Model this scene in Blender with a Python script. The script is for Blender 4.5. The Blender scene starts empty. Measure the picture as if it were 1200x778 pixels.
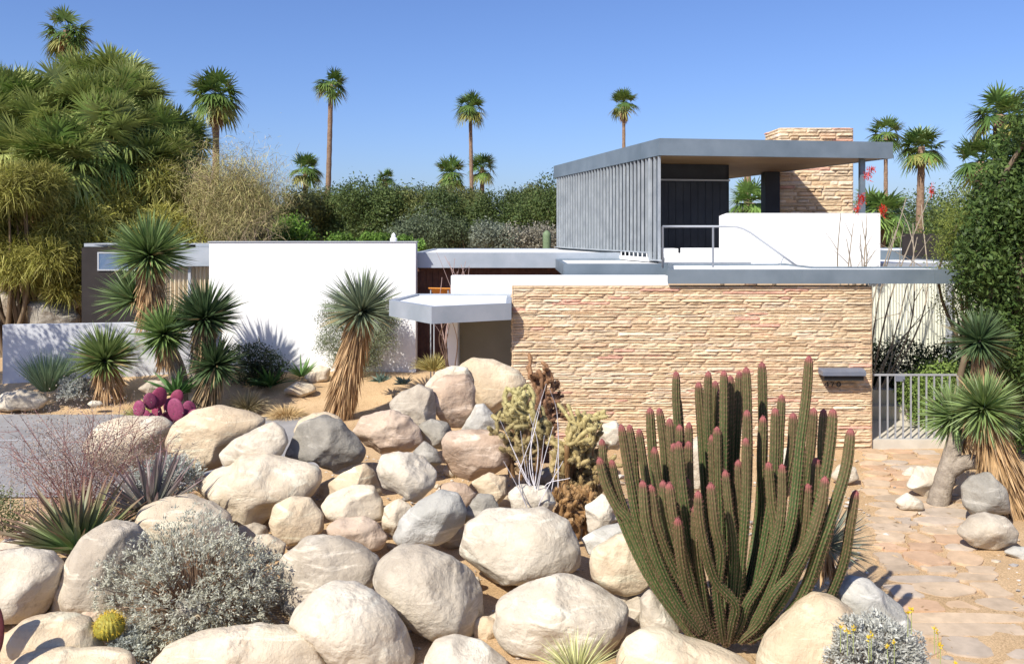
import bpy, math, random
import numpy as np
from mathutils import Vector, Matrix, noise
random.seed(7); rng = np.random.default_rng(7)
scn = bpy.context.scene; COL = scn.collection
PI = math.pi; R = math.radians
H = 4.0; HY = 272.0

def at(px, py, Y):                       # a picture direction taken out to a distance Y
    return np.array([(px-600)*Y/1000.0, Y, H-(py-HY)*Y/1000.0])

# ---------------------------------------------------------------- materials
def newmat(name):
    m = bpy.data.materials.new(name); m.use_nodes = True
    nt = m.node_tree; b = nt.nodes['Principled BSDF']
    return m, nt, b
def N(nt, t, **kw):
    n = nt.nodes.new(t)
    for k, v in kw.items():
        if k in n.inputs.keys(): n.inputs[k].default_value = v
        else: setattr(n, k, v)
    return n
def rgba(c): return (c[0], c[1], c[2], 1)
def surf(name, c1, c2=None, scale=3, rough=.8, bump=.3, bscale=30, metal=0, bdist=.02, coord='Object', detail=8, lo=.35, hi=.65, spec=.3):
    m, nt, b = newmat(name)
    tc = N(nt, 'ShaderNodeTexCoord')
    b.inputs['Roughness'].default_value = rough; b.inputs['Metallic'].default_value = metal
    b.inputs['Specular IOR Level'].default_value = spec
    n1 = N(nt, 'ShaderNodeTexNoise', Scale=scale, Detail=detail, Roughness=.6)
    nt.links.new(tc.outputs[coord], n1.inputs['Vector'])
    cr = N(nt, 'ShaderNodeValToRGB'); nt.links.new(n1.outputs['Fac'], cr.inputs['Fac'])
    cr.color_ramp.elements[0].position = lo; cr.color_ramp.elements[1].position = hi
    cr.color_ramp.elements[0].color = rgba(c1); cr.color_ramp.elements[1].color = rgba(c2 or c1)
    nt.links.new(cr.outputs['Color'], b.inputs['Base Color'])
    if bump:
        n2 = N(nt, 'ShaderNodeTexNoise', Scale=bscale, Detail=6, Roughness=.65)
        nt.links.new(tc.outputs[coord], n2.inputs['Vector'])
        bp = N(nt, 'ShaderNodeBump', Strength=bump, Distance=bdist)
        nt.links.new(n2.outputs['Fac'], bp.inputs['Height']); nt.links.new(bp.outputs['Normal'], b.inputs['Normal'])
    return m
def vcol(name, rough=.7, transl=0.0, bump=0, bscale=30, spec=.25, nscale=0, bdist=.01, namt=.35):
    """colour comes from the mesh's own 'Col' attribute (each leaf / stone has its own tint)"""
    m, nt, b = newmat(name)
    a = N(nt, 'ShaderNodeAttribute', attribute_name='Col'); src = a.outputs['Color']
    b.inputs['Roughness'].default_value = rough; b.inputs['Specular IOR Level'].default_value = spec
    tc = N(nt, 'ShaderNodeTexCoord')
    if nscale:
        n1 = N(nt, 'ShaderNodeTexNoise', Scale=nscale, Detail=8, Roughness=.65)
        nt.links.new(tc.outputs['Object'], n1.inputs['Vector'])
        mr = N(nt, 'ShaderNodeMapRange'); mr.inputs['From Min'].default_value = .3; mr.inputs['From Max'].default_value = .7
        mr.inputs['To Min'].default_value = 1-namt; mr.inputs['To Max'].default_value = 1+namt*.6
        nt.links.new(n1.outputs['Fac'], mr.inputs['Value'])
        vm = N(nt, 'ShaderNodeVectorMath', operation='SCALE')
        nt.links.new(src, vm.inputs[0]); nt.links.new(mr.outputs[0], vm.inputs['Scale']); src = vm.outputs[0]
    nt.links.new(src, b.inputs['Base Color'])
    if bump:
        n2 = N(nt, 'ShaderNodeTexNoise', Scale=bscale, Detail=7, Roughness=.65)
        nt.links.new(tc.outputs['Object'], n2.inputs['Vector'])
        bp = N(nt, 'ShaderNodeBump', Strength=bump, Distance=bdist)
        nt.links.new(n2.outputs['Fac'], bp.inputs['Height']); nt.links.new(bp.outputs['Normal'], b.inputs['Normal'])
    if transl:
        out = nt.nodes['Material Output']; tr = N(nt, 'ShaderNodeBsdfTranslucent'); mx = N(nt, 'ShaderNodeMixShader', Fac=transl)
        nt.links.new(src, tr.inputs['Color']); nt.links.new(b.outputs[0], mx.inputs[1]); nt.links.new(tr.outputs[0], mx.inputs[2])
        nt.links.new(mx.outputs[0], out.inputs['Surface'])
    return m
def rock(name, base, alt, dark, vein=.0, speck=.0, seed=0, bstr=.55):
    m, nt, b = newmat(name); L = nt.links.new
    b.inputs['Roughness'].default_value = .88; b.inputs['Specular IOR Level'].default_value = .2
    tc = N(nt, 'ShaderNodeTexCoord'); oi = N(nt, 'ShaderNodeObjectInfo')
    sc_ = N(nt, 'ShaderNodeMath', operation='MULTIPLY'); sc_.inputs[1].default_value = 60
    L(oi.outputs['Random'], sc_.inputs[0])
    ad = N(nt, 'ShaderNodeVectorMath', operation='ADD'); L(tc.outputs['Object'], ad.inputs[0]); L(sc_.outputs[0], ad.inputs[1])
    P = ad.outputs[0]
    def nz(scale, detail=8, rough=.6, dist=0):
        n = N(nt, 'ShaderNodeTexNoise', Scale=scale, Detail=detail, Roughness=rough, Distortion=dist); L(P, n.inputs['Vector']); return n.outputs['Fac']
    def ramp(f, a, c, ca, cb):
        r = N(nt, 'ShaderNodeValToRGB'); L(f, r.inputs['Fac']); e = r.color_ramp.elements
        e[0].position = a; e[1].position = c; e[0].color = rgba(ca); e[1].color = rgba(cb); return r.outputs['Color']
    def mix(f, a, c, mode='MIX'):
        x = N(nt, 'ShaderNodeMix', data_type='RGBA', blend_type=mode); L(f, x.inputs[0]) if not isinstance(f, float) else setattr(x.inputs[0], 'default_value', f)
        L(a, x.inputs[6]); L(c, x.inputs[7]); return x.outputs[2]
    c0 = ramp(nz(1.6, 5, .55, .6), .38, .66, base, alt)
    d = N(nt, 'ShaderNodeRGB'); d.outputs[0].default_value = rgba(dark)
    f1 = ramp(nz(4.5, 12, .78, .8), .52, .74, (0,0,0), (.8,.8,.8))
    c1 = mix(f1, c0, d.outputs[0])
    # mineral bands
    mp = N(nt, 'ShaderNodeMapping'); L(P, mp.inputs['Vector']); mp.inputs['Rotation'].default_value = (.4+seed, .7, seed*1.7); mp.inputs['Scale'].default_value = (1, 1, 5)
    nb = N(nt, 'ShaderNodeTexNoise', Scale=1.5, Detail=7, Roughness=.6, Distortion=1.2); L(mp.outputs[0], nb.inputs['Vector'])
    lt = N(nt, 'ShaderNodeRGB'); lt.outputs[0].default_value = rgba([min(.78, x*1.25+.04) for x in alt])
    c2 = mix(ramp(nb.outputs['Fac'], .54, .66, (0,0,0), (.6+vein*.4,)*3), c1, lt.outputs[0])
    # grain specks
    f3 = ramp(nz(48, 6, .85), .55, .72, (0,0,0), (.22+speck,)*3)
    dk = N(nt, 'ShaderNodeRGB'); dk.outputs[0].default_value = rgba([x*.45 for x in dark])
    c3 = mix(f3, c2, dk.outputs[0])
    # thin cracks
    vo = N(nt, 'ShaderNodeTexVoronoi', feature='DISTANCE_TO_EDGE', Scale=.8)
    wv = N(nt, 'ShaderNodeTexNoise', Scale=3, Detail=5, Roughness=.6); L(P, wv.inputs['Vector'])
    av = N(nt, 'ShaderNodeVectorMath', operation='MULTIPLY_ADD'); L(wv.outputs['Color'], av.inputs[0]); av.inputs[1].default_value = (.9,.9,.9); L(P, av.inputs[2])
    L(av.outputs[0], vo.inputs['Vector'])
    cf = ramp(vo.outputs['Distance'], .0, .010, (.45,)*3, (0,0,0))
    gate = ramp(nz(1.0, 2), .56, .62, (0,0,0), (1,1,1))
    cg = N(nt, 'ShaderNodeMath', operation='MULTIPLY'); L(cf, cg.inputs[0]); L(gate, cg.inputs[1])
    c4 = c3
    L(c4, b.inputs['Base Color'])
    h1 = nz(5, 12, .62, .3)
    h2 = N(nt, 'ShaderNodeMath', operation='SUBTRACT'); L(h1, h2.inputs[0]); h2.inputs[1].default_value = 0
    bp = N(nt, 'ShaderNodeBump', Strength=.6, Distance=.09); L(h2.outputs[0], bp.inputs['Height'])
    bp2 = N(nt, 'ShaderNodeBump', Strength=.6, Distance=.014); L(nz(45, 6, .7), bp2.inputs['Height']); L(bp.outputs['Normal'], bp2.inputs['Normal'])
    L(bp2.outputs['Normal'], b.inputs['Normal'])
    return m

M = {}
M['white'] = surf('white_stucco', (.80,.80,.80), (.84,.84,.83), 1.2, .9, .12, 60, bdist=.01)
M['roofwhite'] = surf('white_roof_gravel', (.70,.70,.69), (.80,.80,.79), 4, .95, .4, 90)
M['metal'] = surf('silver_painted_metal', (.33,.37,.41), (.43,.46,.50), 1.3, .5, .05, 12, metal=.35)
M['bluemetal'] = surf('blue_grey_metal_fascia', (.145,.185,.22), (.20,.245,.285), 1.1, .45, .05, 10, metal=.3)
M['slat'] = surf('aluminium_slat', (.30,.33,.355), (.42,.45,.47), 2.5, .5, .05, 10, metal=.3)
M['rail'] = surf('grey_railing_paint', (.36,.38,.41), (.40,.42,.45), 3, .5, 0)
M['gate'] = surf('pale_gate_metal', (.32,.33,.35), (.38,.39,.41), 3, .5, 0, metal=.2)
M['dark'] = surf('dark_brown_stucco_with_shade', (.020,.016,.016), (.030,.025,.024), 2, .8, .1, 40)  # brown darkened further to hold the tree shade on the garage wall
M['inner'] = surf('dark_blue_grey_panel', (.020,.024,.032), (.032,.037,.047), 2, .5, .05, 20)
M['soffit'] = surf('tan_soffit_board', (.22,.135,.065), (.28,.18,.09), 2, .6, .08, 20)
M['wood'] = surf('dark_redwood_board', (.075,.032,.022), (.12,.055,.038), 6, .6, .1, 30)
M['olive'] = surf('olive_grey_panel', (.20,.19,.15), (.23,.22,.18), 1.5, .7, .05, 20)
M['cream'] = surf('cream_corrugated_panel', (.66,.66,.56), (.74,.74,.65), 1, .6, .05, 20)
M['curtain'] = surf('beige_curtain', (.62,.52,.36), (.72,.62,.46), 3, .9, .2, 20)
M['orange'] = surf('orange_cloth', (.80,.30,.05), (.85,.36,.08), 3, .8, .1, 20)
M['concrete'] = surf('pale_concrete', (.50,.45,.37), (.60,.55,.46), 3, .9, .2, 40)
M['lowwall'] = surf('light_grey_wall_paint', (.50,.51,.54), (.60,.61,.63), 1.5, .9, .12, 40)
M['bark'] = surf('palm_bark', (.16,.10,.065), (.30,.20,.13), 9, .9, .6, 25)
M['greybark'] = surf('grey_bark', (.22,.18,.14), (.38,.32,.25), 9, .95, .8, 25, bdist=.04)
M['lampmetal'] = surf('grey_lamp_metal', (.16,.18,.23), (.20,.22,.27), 4, .4, .02, 10, metal=.3)
M['black'] = surf('black_metal', (.02,.02,.02), (.03,.03,.03), 3, .5, 0)
M['leaf'] = vcol('leaf', .55, .36)
M['blade'] = vcol('blade', .45, .2, spec=.35)
M['dry'] = vcol('dry_leaf', .85, .1, spec=.1)
M['cactus'] = vcol('cactus_skin', .6, 0, nscale=25)
M['twig'] = vcol('twig', .85)
M['wallstone'] = vcol('ledge_stone', .9, 0, bump=.7, bscale=14, nscale=6, bdist=.03, spec=.15, namt=.22)
M['flag'] = vcol('flagstone', .85, 0, bump=.35, bscale=9, nscale=4, spec=.15, namt=.25)
m, nt, b = newmat('window_glass'); b.inputs['Base Color'].default_value = (.10,.16,.26,1); b.inputs['Roughness'].default_value = .06; b.inputs['Specular IOR Level'].default_value = .9; M['glass'] = m  # blue base colour holds the window's reflection

# ---------------------------------------------------------------- mesh builders
class G:
    def __init__(s): s.v = []; s.f = []; s.c = []; s.n = 0
    def add(s, v, f, c=None):
        v = np.asarray(v, float).reshape(-1, 3)
        f = np.asarray(f, int)
        s.v.append(v); s.f.append(f + s.n); s.n += len(v)
        if c is None: c = (.5, .5, .5)
        c = np.asarray(c, float)
        s.c.append(np.broadcast_to(c, (len(v), 3)) if c.ndim == 1 else c)
        return s
    def box(s, x0, x1, y0, y1, z0, z1, c=None):
        v = [(x, y, z) for z in (z0, z1) for x, y in ((x0,y0),(x1,y0),(x1,y1),(x0,y1))]
        return s.add(v, [(0,3,2,1),(4,5,6,7),(0,1,5,4),(1,2,6,5),(2,3,7,6),(3,0,4,7)], c)
    def prism(s, poly, z0, z1, c=None):
        n = len(poly)
        v = [(p[0], p[1], z0) for p in poly] + [(p[0], p[1], z1) for p in poly]
        f4 = [(i, (i+1) % n, n+(i+1) % n, n+i) for i in range(n)]
        s.add(v, f4, c)
        if n == 4: s.f.append(np.array([(3,2,1,0),(4,5,6,7)]) + s.n - 2*n)
        else:
            s.f.append(np.array([(0, i+1, i) for i in range(1, n-1)]) + s.n - 2*n)
            s.f.append(np.array([(n, n+i, n+i+1) for i in range(1, n-1)]) + s.n - 2*n)
        return s
    def tube(s, pts, rad, sides=8, c=None, cap=True):
        pts = np.asarray(pts, float); n = len(pts)
        rad = np.broadcast_to(np.asarray(rad, float), (n,))
        t = np.gradient(pts, axis=0); t /= np.linalg.norm(t, axis=1)[:, None] + 1e-9
        ref = np.array([0, 1., 0]) if abs(t[0][1]) < .9 else np.array([1., 0, 0])
        a = np.cross(t, ref); a /= np.linalg.norm(a, axis=1)[:, None] + 1e-9
        bb = np.cross(t, a)
        th = np.arange(sides)*2*PI/sides
        v = pts[:, None] + rad[:, None, None]*(a[:, None]*np.cos(th)[None, :, None] + bb[:, None]*np.sin(th)[None, :, None])
        i = np.arange(n-1)[:, None]*sides; j = np.arange(sides)[None]; k = (j+1) % sides
        f = np.stack([i+j, i+k, i+sides+k, i+sides+j], -1).reshape(-1, 4)
        cc = None if c is None else (np.repeat(np.asarray(c, float), sides, 0) if np.asarray(c).ndim == 2 else c)
        s.add(v.reshape(-1, 3), f, cc)
        if cap:
            base = s.n - n*sides; ca, cb = s.c[-1][0], s.c[-1][-1]
            for off, c0, cc_ in ((0, pts[0], ca), ((n-1)*sides, pts[-1], cb)):
                ci = s.n; s.v.append(c0[None]); s.c.append(np.asarray(cc_)[None]); s.n += 1
                s.f.append(np.array([(ci, base+off+q, base+off+(q+1) % sides) for q in range(sides)]))
        return s
    def blades(s, base, d, L, W, droop=0, col=(.1,.2,.05), tip=None, segs=3, side=None, fold=0, prof=None):
        base = np.asarray(base, float); n = len(base)
        d = np.asarray(d, float); d = d/(np.linalg.norm(d, axis=1)[:, None]+1e-9)
        L = np.broadcast_to(L, (n,)); W = np.broadcast_to(W, (n,)); droop = np.broadcast_to(droop, (n,))
        if side is None:
            side = np.cross(d, rng.normal(0, .5, (n, 3)) + [0, 0, 1.])
        side = side/(np.linalg.norm(side, axis=1)[:, None]+1e-9)
        up = np.cross(side, d)
        t = np.linspace(0, 1, segs+1)
        if prof is None: prof = np.array([.7] + [1 - max(0, (x-.3)/.7)**1.6 for x in t[1:]]); prof[-1] = .04
        p = base[:, None] + d[:, None]*(L[:, None]*t)[..., None]
        p[..., 2] -= (droop*L)[:, None]*t**2
        w = (W[:, None]*prof[None]*.5)[..., None]*side[:, None]
        rows = [p-w, p+w] if not fold else [p-w+up[:, None]*np.abs(w).max(-1, keepdims=True)*fold, p, p+w+up[:, None]*np.abs(w).max(-1, keepdims=True)*fold]
        q = len(rows); V = np.stack(rows, 2)          # n, segs+1, q, 3
        idx = np.arange(n*(segs+1)*q).reshape(n, segs+1, q)
        f = np.stack([idx[:, :-1, :-1], idx[:, :-1, 1:], idx[:, 1:, 1:], idx[:, 1:, :-1]], -1).reshape(-1, 4)
        col = np.broadcast_to(np.asarray(col, float), (n, 3)); tip = col if tip is None else np.broadcast_to(np.asarray(tip, float), (n, 3))
        C = col[:, None]*(1-t)[None, :, None]**.8 + tip[:, None]*(1-(1-t)**.8)[None, :, None]
        C = np.repeat(C[:, :, None], q, 2)
        s.add(V.reshape(-1, 3), f, C.reshape(-1, 3)); return s
    def leaves(s, P, size, col, out=None, aspect=.5, bias=.6):
        n = len(P); size = np.broadcast_to(size, (n,))
        nn = rng.normal(0, 1, (n, 3)); nn += (0 if out is None else out*bias*2)
        nn /= np.linalg.norm(nn, axis=1)[:, None]+1e-9
        a = np.cross(nn, rng.normal(0, 1, (n, 3))); a /= np.linalg.norm(a, axis=1)[:, None]+1e-9
        bb = np.cross(nn, a)*aspect
        S = size[:, None]*.5
        V = np.stack([P-a*S, P-bb*S, P+a*S, P+bb*S], 1)
        f = np.arange(4*n).reshape(n, 4)
        s.add(V.reshape(-1, 3), f, np.repeat(np.broadcast_to(col, (n, 3)), 4, 0)); return s
    def build(s, name, mat, parent=None, smooth=False, origin=None):
        V = np.concatenate(s.v); C = np.concatenate(s.c)
        if origin is not None: V = V - np.asarray(origin)
        me = bpy.data.meshes.new(name); me.vertices.add(len(V)); me.vertices.foreach_set('co', V.astype(np.float32).ravel())
        li = np.concatenate([f.ravel() for f in s.f]); lt = np.concatenate([np.full(len(f), f.shape[1]) for f in s.f])
        me.loops.add(len(li)); me.loops.foreach_set('vertex_index', li.astype(np.int32))
        me.polygons.add(len(lt)); st = np.concatenate([[0], np.cumsum(lt)[:-1]])
        me.polygons.foreach_set('loop_start', st.astype(np.int32)); me.polygons.foreach_set('loop_total', lt.astype(np.int32))
        me.update(calc_edges=True); me.validate()
        at_ = me.color_attributes.new('Col', 'FLOAT_COLOR', 'POINT')
        if len(at_.data) == len(C):
            at_.data.foreach_set('color', np.concatenate([C, np.ones((len(C), 1))], 1).astype(np.float32).ravel())
        me.polygons.foreach_set('use_smooth', np.full(len(me.polygons), smooth))
        me.materials.append(M[mat] if isinstance(mat, str) else mat)
        o = bpy.data.objects.new(name, me); COL.objects.link(o)
        if origin is not None: o.location = tuple(float(x) for x in origin)
        if parent is not None:
            o.parent = parent
            par = Vector(o.location) - wloc(parent); o.location = par
        return o
def wloc(o):
    v = Vector(o.location)
    while o.parent: o = o.parent; v += Vector(o.location)
    return v
def thing(name, label, cat, loc=(0,0,0), group=None):
    o = bpy.data.objects.new(name, None); COL.objects.link(o); o.location = tuple(float(x) for x in loc); o.empty_display_size = .2
    return tag(o, label, cat, group)
def tag(o, label, cat, group=None):
    o['label'] = label; o['category'] = cat
    if group: o['group'] = group
    return o
def part(g, name, mat, parent, smooth=False, label=None):
    """geometry given in world coordinates; the part's own origin is its parent's"""
    o = g.build(name, mat, parent, smooth, origin=tuple(wloc(parent)))
    if label: o['label'] = label
    return o
def struct(g, name, mat, smooth=False):
    o = g.build(name, mat, None, smooth); o['kind'] = 'structure'; return o
def sstep(a, b, x):
    t = np.clip((x-a)/(b-a), 0, 1); return t*t*(3-2*t)
def unit(v): return v/(np.linalg.norm(v, axis=-1, keepdims=True)+1e-9)
def var(n, c, amt=.25, c2=None):
    """n tints around a colour, or between two colours"""
    c = np.asarray(c, float)
    if c2 is not None:
        k = rng.random((n, 1)); c = c*(1-k)+np.asarray(c2)*k
    return np.clip(c*(1+rng.normal(0, amt, (n, 1))), .004, .9)
def smoothpath(P, m=6):
    P = [np.asarray(p, float) for p in P]; P = [2*P[0]-P[1]]+P+[2*P[-1]-P[-2]]; out = []
    for i in range(1, len(P)-2):
        for k in range(m):
            t = k/m; a, b_, c, d = P[i-1:i+3]
            out.append(.5*((2*b_)+(-a+c)*t+(2*a-5*b_+4*c-d)*t*t+(-a+3*b_-3*c+d)*t**3))
    out.append(P[-2]); return np.array(out)

# ---------------------------------------------------------------- light, camera
SUN = Vector((-.75, -1.0, 1.2)).normalized()
w = bpy.data.worlds.new('World'); scn.world = w; w.use_nodes = True
nt = w.node_tree; bg = nt.nodes['Background']; sky = nt.nodes.new('ShaderNodeTexSky'); sky.sky_type = 'NISHITA'
sky.sun_disc = False; sky.sun_elevation = math.asin(SUN.z); sky.sun_rotation = math.atan2(SUN.x, SUN.y) % (2*PI)
sky.altitude = 0; sky.air_density = 1.0; sky.dust_density = 1.0; sky.ozone_density = 5.0
tint = nt.nodes.new('ShaderNodeVectorMath'); tint.operation = 'MULTIPLY'; tint.inputs[1].default_value = (.93, 1.0, 1.30)
nt.links.new(sky.outputs[0], tint.inputs[0])
nt.links.new(tint.outputs[0], bg.inputs['Color']); bg.inputs['Strength'].default_value = .088
sl = bpy.data.lights.new('sun', 'SUN'); sl.energy = 4.9; sl.angle = R(.53); sl.color = (1, .945, .84)
so = bpy.data.objects.new('sun', sl); COL.objects.link(so); so.rotation_euler = SUN.to_track_quat('Z', 'Y').to_euler(); so.location = (-20, -20, 30)
cd = bpy.data.cameras.new('camera'); cam = bpy.data.objects.new('camera', cd); COL.objects.link(cam); scn.camera = cam
cam.location = (0, 0, H); cam.rotation_euler = (R(90), 0, 0); cd.sensor_width = 36; cd.lens = 30; cd.shift_y = -(389-HY)/1200; cd.clip_end = 6000; cd.clip_start = .05
vs = scn.view_settings; vs.view_transform = 'Standard'; vs.look = 'None'; vs.exposure = .45; vs.gamma = 1; vs.use_curve_mapping = False
scn.cycles.max_bounces = 6; scn.cycles.transparent_max_bounces = 4
# ---------------------------------------------------------------- ground
def th(x, y):
    x = np.asarray(x, float); y = np.asarray(y, float)
    yend = np.interp(x, [-8, -6, -4.6, -3, -1, .5, 3], [9.6, 10.4, 12.2, 12.7, 13.6, 14.4, 14.4])
    m = np.clip((y-8.4)*.105, 0, 2)*(1-sstep(yend, yend+1.3, y))*(1-sstep(.2, 2.0, x))
    back = .5*sstep(18.9, 21.3, y)*(1-sstep(-1.0, 1.0, x))
    left = .25*sstep(-4, -6, x)*0
    return m+back+left
def axis(lo, hi, step, far):
    a = list(np.arange(lo, hi+1e-6, step)); s = step; x = hi
    while x < far: s *= 1.5; x += s; a.append(x)
    s = step; x = lo; pre = []
    while x > -far: s *= 1.5; x -= s; pre.append(x)
    return np.array(pre[::-1]+a)
xs = axis(-14, 12, .12, 3000); ys = axis(5, 24, .12, 3000)
X, Y_ = np.meshgrid(xs, ys)
Z = th(X, Y_)
near = np.exp(-((X/14)**2+((Y_-13)/12)**2)**3)
nzv = np.array([noise.noise((x*.9, y*.9, 0))*.04+noise.noise((x*4, y*4, 3))*.008 if k > .01 else 0 for x, y, k in zip(X.ravel(), Y_.ravel(), near.ravel())]).reshape(X.shape)
road_m = (X < -3.6)*sstep(12.1, 12.9, Y_)*(1-sstep(18.3, 18.9, Y_))
Z = Z + nzv*near*(1-road_m) - .02
g = G(); ny, nx = X.shape; idx = np.arange(nx*ny).reshape(ny, nx)
f = np.stack([idx[:-1, :-1], idx[:-1, 1:], idx[1:, 1:], idx[1:, :-1]], -1).reshape(-1, 4)
g.add(np.stack([X, Y_, Z], -1).reshape(-1, 3), f)
m, nt, b = newmat('decomposed_granite_sand'); L = nt.links.new
b.inputs['Roughness'].default_value = .95; b.inputs['Specular IOR Level'].default_value = .1
tc = N(nt, 'ShaderNodeTexCoord')
n1 = N(nt, 'ShaderNodeTexNoise', Scale=.9, Detail=9, Roughness=.65); L(tc.outputs['Object'], n1.inputs['Vector'])
c1 = N(nt, 'ShaderNodeValToRGB'); L(n1.outputs['Fac'], c1.inputs['Fac']); e = c1.color_ramp.elements
e[0].position = .35; e[1].position = .65; e[0].color = (.54,.38,.22,1); e[1].color = (.68,.50,.31,1)
n2 = N(nt, 'ShaderNodeTexNoise', Scale=60, Detail=5, Roughness=.8); L(tc.outputs['Object'], n2.inputs['Vector'])
c2 = N(nt, 'ShaderNodeValToRGB'); L(n2.outputs['Fac'], c2.inputs['Fac']); e = c2.color_ramp.elements
e[0].position = .38; e[1].position = .62; e[0].color = (.62,.58,.52,1); e[1].color = (1.15,1.12,1.08,1)
mx = N(nt, 'ShaderNodeMix', data_type='RGBA', blend_type='MULTIPLY'); mx.inputs[0].default_value = 1; L(c1.outputs[0], mx.inputs[6]); L(c2.outputs[0], mx.inputs[7])
L(mx.outputs[2], b.inputs['Base Color'])
bp = N(nt, 'ShaderNodeBump', Strength=.6, Distance=.03); L(n2.outputs['Fac'], bp.inputs['Height']); L(bp.outputs[0], b.inputs['Normal'])
M['sand'] = m
struct(g, 'ground', 'sand', True)

# driveway: asphalt with slightly wavy edges, 4 mm steps above the sand
M['asphalt'] = surf('asphalt', (.24,.23,.225), (.33,.315,.305), 1.2, .85, .35, 120, bdist=.01)
pl = []; 
for i in range(40): x = -60+i*(56.2/39); pl.append((x, 12.75+.25*math.sin(x*.5)+.1*math.sin(x*1.7)))
ql = [(-3.3, 13.6), (-2.9, 15), (-3.1, 16.6), (-3.9, 17.9)]
up = [(x, 18.62+.10*math.sin(x*.6+1)+.05*math.sin(x*2.1)) for x, _ in pl][::-1]
loop = pl+ql+up
c = np.array([-12., 15.6])
gd = G(); V = []; F = []
k = len(pl)
low = pl; hi_ = up[::-1]
for (x, y), (x2, y2) in zip(low, hi_): V += [(x, y, .008), (x2, y2, .008)]
F = [(2*i, 2*i+2, 2*i+3, 2*i+1) for i in range(k-1)]
gd.add(V, F)
e0, e1 = low[-1], hi_[-1]
cap = [e0]+ql+[e1]
gd.add([(p[0], p[1], .008) for p in cap], [(0, i, i+1, i+1) for i in range(1, len(cap)-1)])
gd.f[-1] = gd.f[-1][:, :3]
struct(gd, 'driveway', 'asphalt')

# flagstone path
def pathx(y): return np.interp(y, [6.5, 8.2, 9.8, 12.2, 15.5], [3.95, 4.5, 5.0, 5.85, 7.15])
g = G(); y = 6.3; row = 0
rs = random.Random(3)
while y < 15.7:
    dpt = rs.uniform(.22, .46); wdt = 1.4+.1*math.sin(y); cx = float(pathx(y))+rs.uniform(-.08, .08)
    nst = rs.choice([1, 2, 3, 3]); cuts = sorted([rs.uniform(.25, .75) for _ in range(nst-1)])
    if nst == 3 and cuts[1]-cuts[0] < .2: cuts = [.32, .68]
    cuts = [0]+cuts+[1]
    for a, b_ in zip(cuts[:-1], cuts[1:]):
        x0 = cx-wdt/2+a*wdt+.025; x1 = cx-wdt/2+b_*wdt-.025; mx_, my = (x0+x1)/2, y+dpt/2+rs.uniform(-.05, .05)
        npt = 22; ph = rs.uniform(0, 6); poly = []
        rx, ry = (x1-x0)/2*rs.uniform(.97, 1.10), dpt/2*rs.uniform(.92, 1.12); j1 = [rs.uniform(.8, 1.1) for _ in range(7)]; j1.append(j1[0])
        for q in range(npt):
            t = 2*PI*q/npt; cs, sn = math.cos(t), math.sin(t); p_ = 3.2
            rr = (abs(cs)**p_+abs(sn)**p_)**(-1/p_)*float(np.interp(q/npt*7, range(8), j1))*rs.uniform(.975, 1.02)
            poly.append((mx_+cs*rr*rx+.04*math.sin(ph+3*t), my+sn*rr*ry))
        base = np.array(rs.choice([(.55,.39,.25), (.54,.41,.28), (.49,.38,.27), (.54,.36,.23), (.49,.40,.31), (.58,.44,.30)]))*rs.uniform(.9, 1.1)
        zt = .0+rs.uniform(-.006, .012)+float(th(mx_, my))
        top = [(p[0], p[1], zt) for p in poly]; bot = [(p[0]+(p[0]-mx_)*.02, p[1]+(p[1]-my)*.02, zt-.05) for p in poly]
        g.add(top+bot, [(q, npt+q, npt+(q+1) % npt, (q+1) % npt) for q in range(npt)], base)
        g.add(top+[(mx_, my, zt+.002)], [(npt, q, (q+1) % npt) for q in range(npt)], base)
    y += dpt+.015
struct(g, 'path', 'flag')

# ---------------------------------------------------------------- boulders
M['cream'+'rock'] = rock('cream_granite', (.52,.43,.31), (.65,.56,.43), (.39,.29,.19), .1, .08, seed=1)
M['tanrock'] = rock('tan_granite', (.54,.42,.28), (.66,.55,.39), (.38,.26,.16), .1, .05, seed=2)
M['whiterock'] = rock('pale_granite', (.50,.43,.33), (.63,.56,.45), (.32,.26,.19), .35, .16, seed=3)
M['greyrock'] = rock('grey_granite', (.39,.33,.255), (.53,.465,.365), (.24,.20,.155), .6, .18, seed=4)
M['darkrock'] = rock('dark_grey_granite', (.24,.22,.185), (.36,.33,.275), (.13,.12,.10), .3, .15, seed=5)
M['pinkrock'] = rock('pinkish_brown_granite', (.43,.31,.22), (.56,.44,.33), (.26,.165,.11), .7, .12, seed=6)
M['bluerock'] = rock('blue_grey_granite', (.38,.365,.32), (.52,.495,.44), (.25,.24,.215), .7, .1, seed=7)

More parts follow.
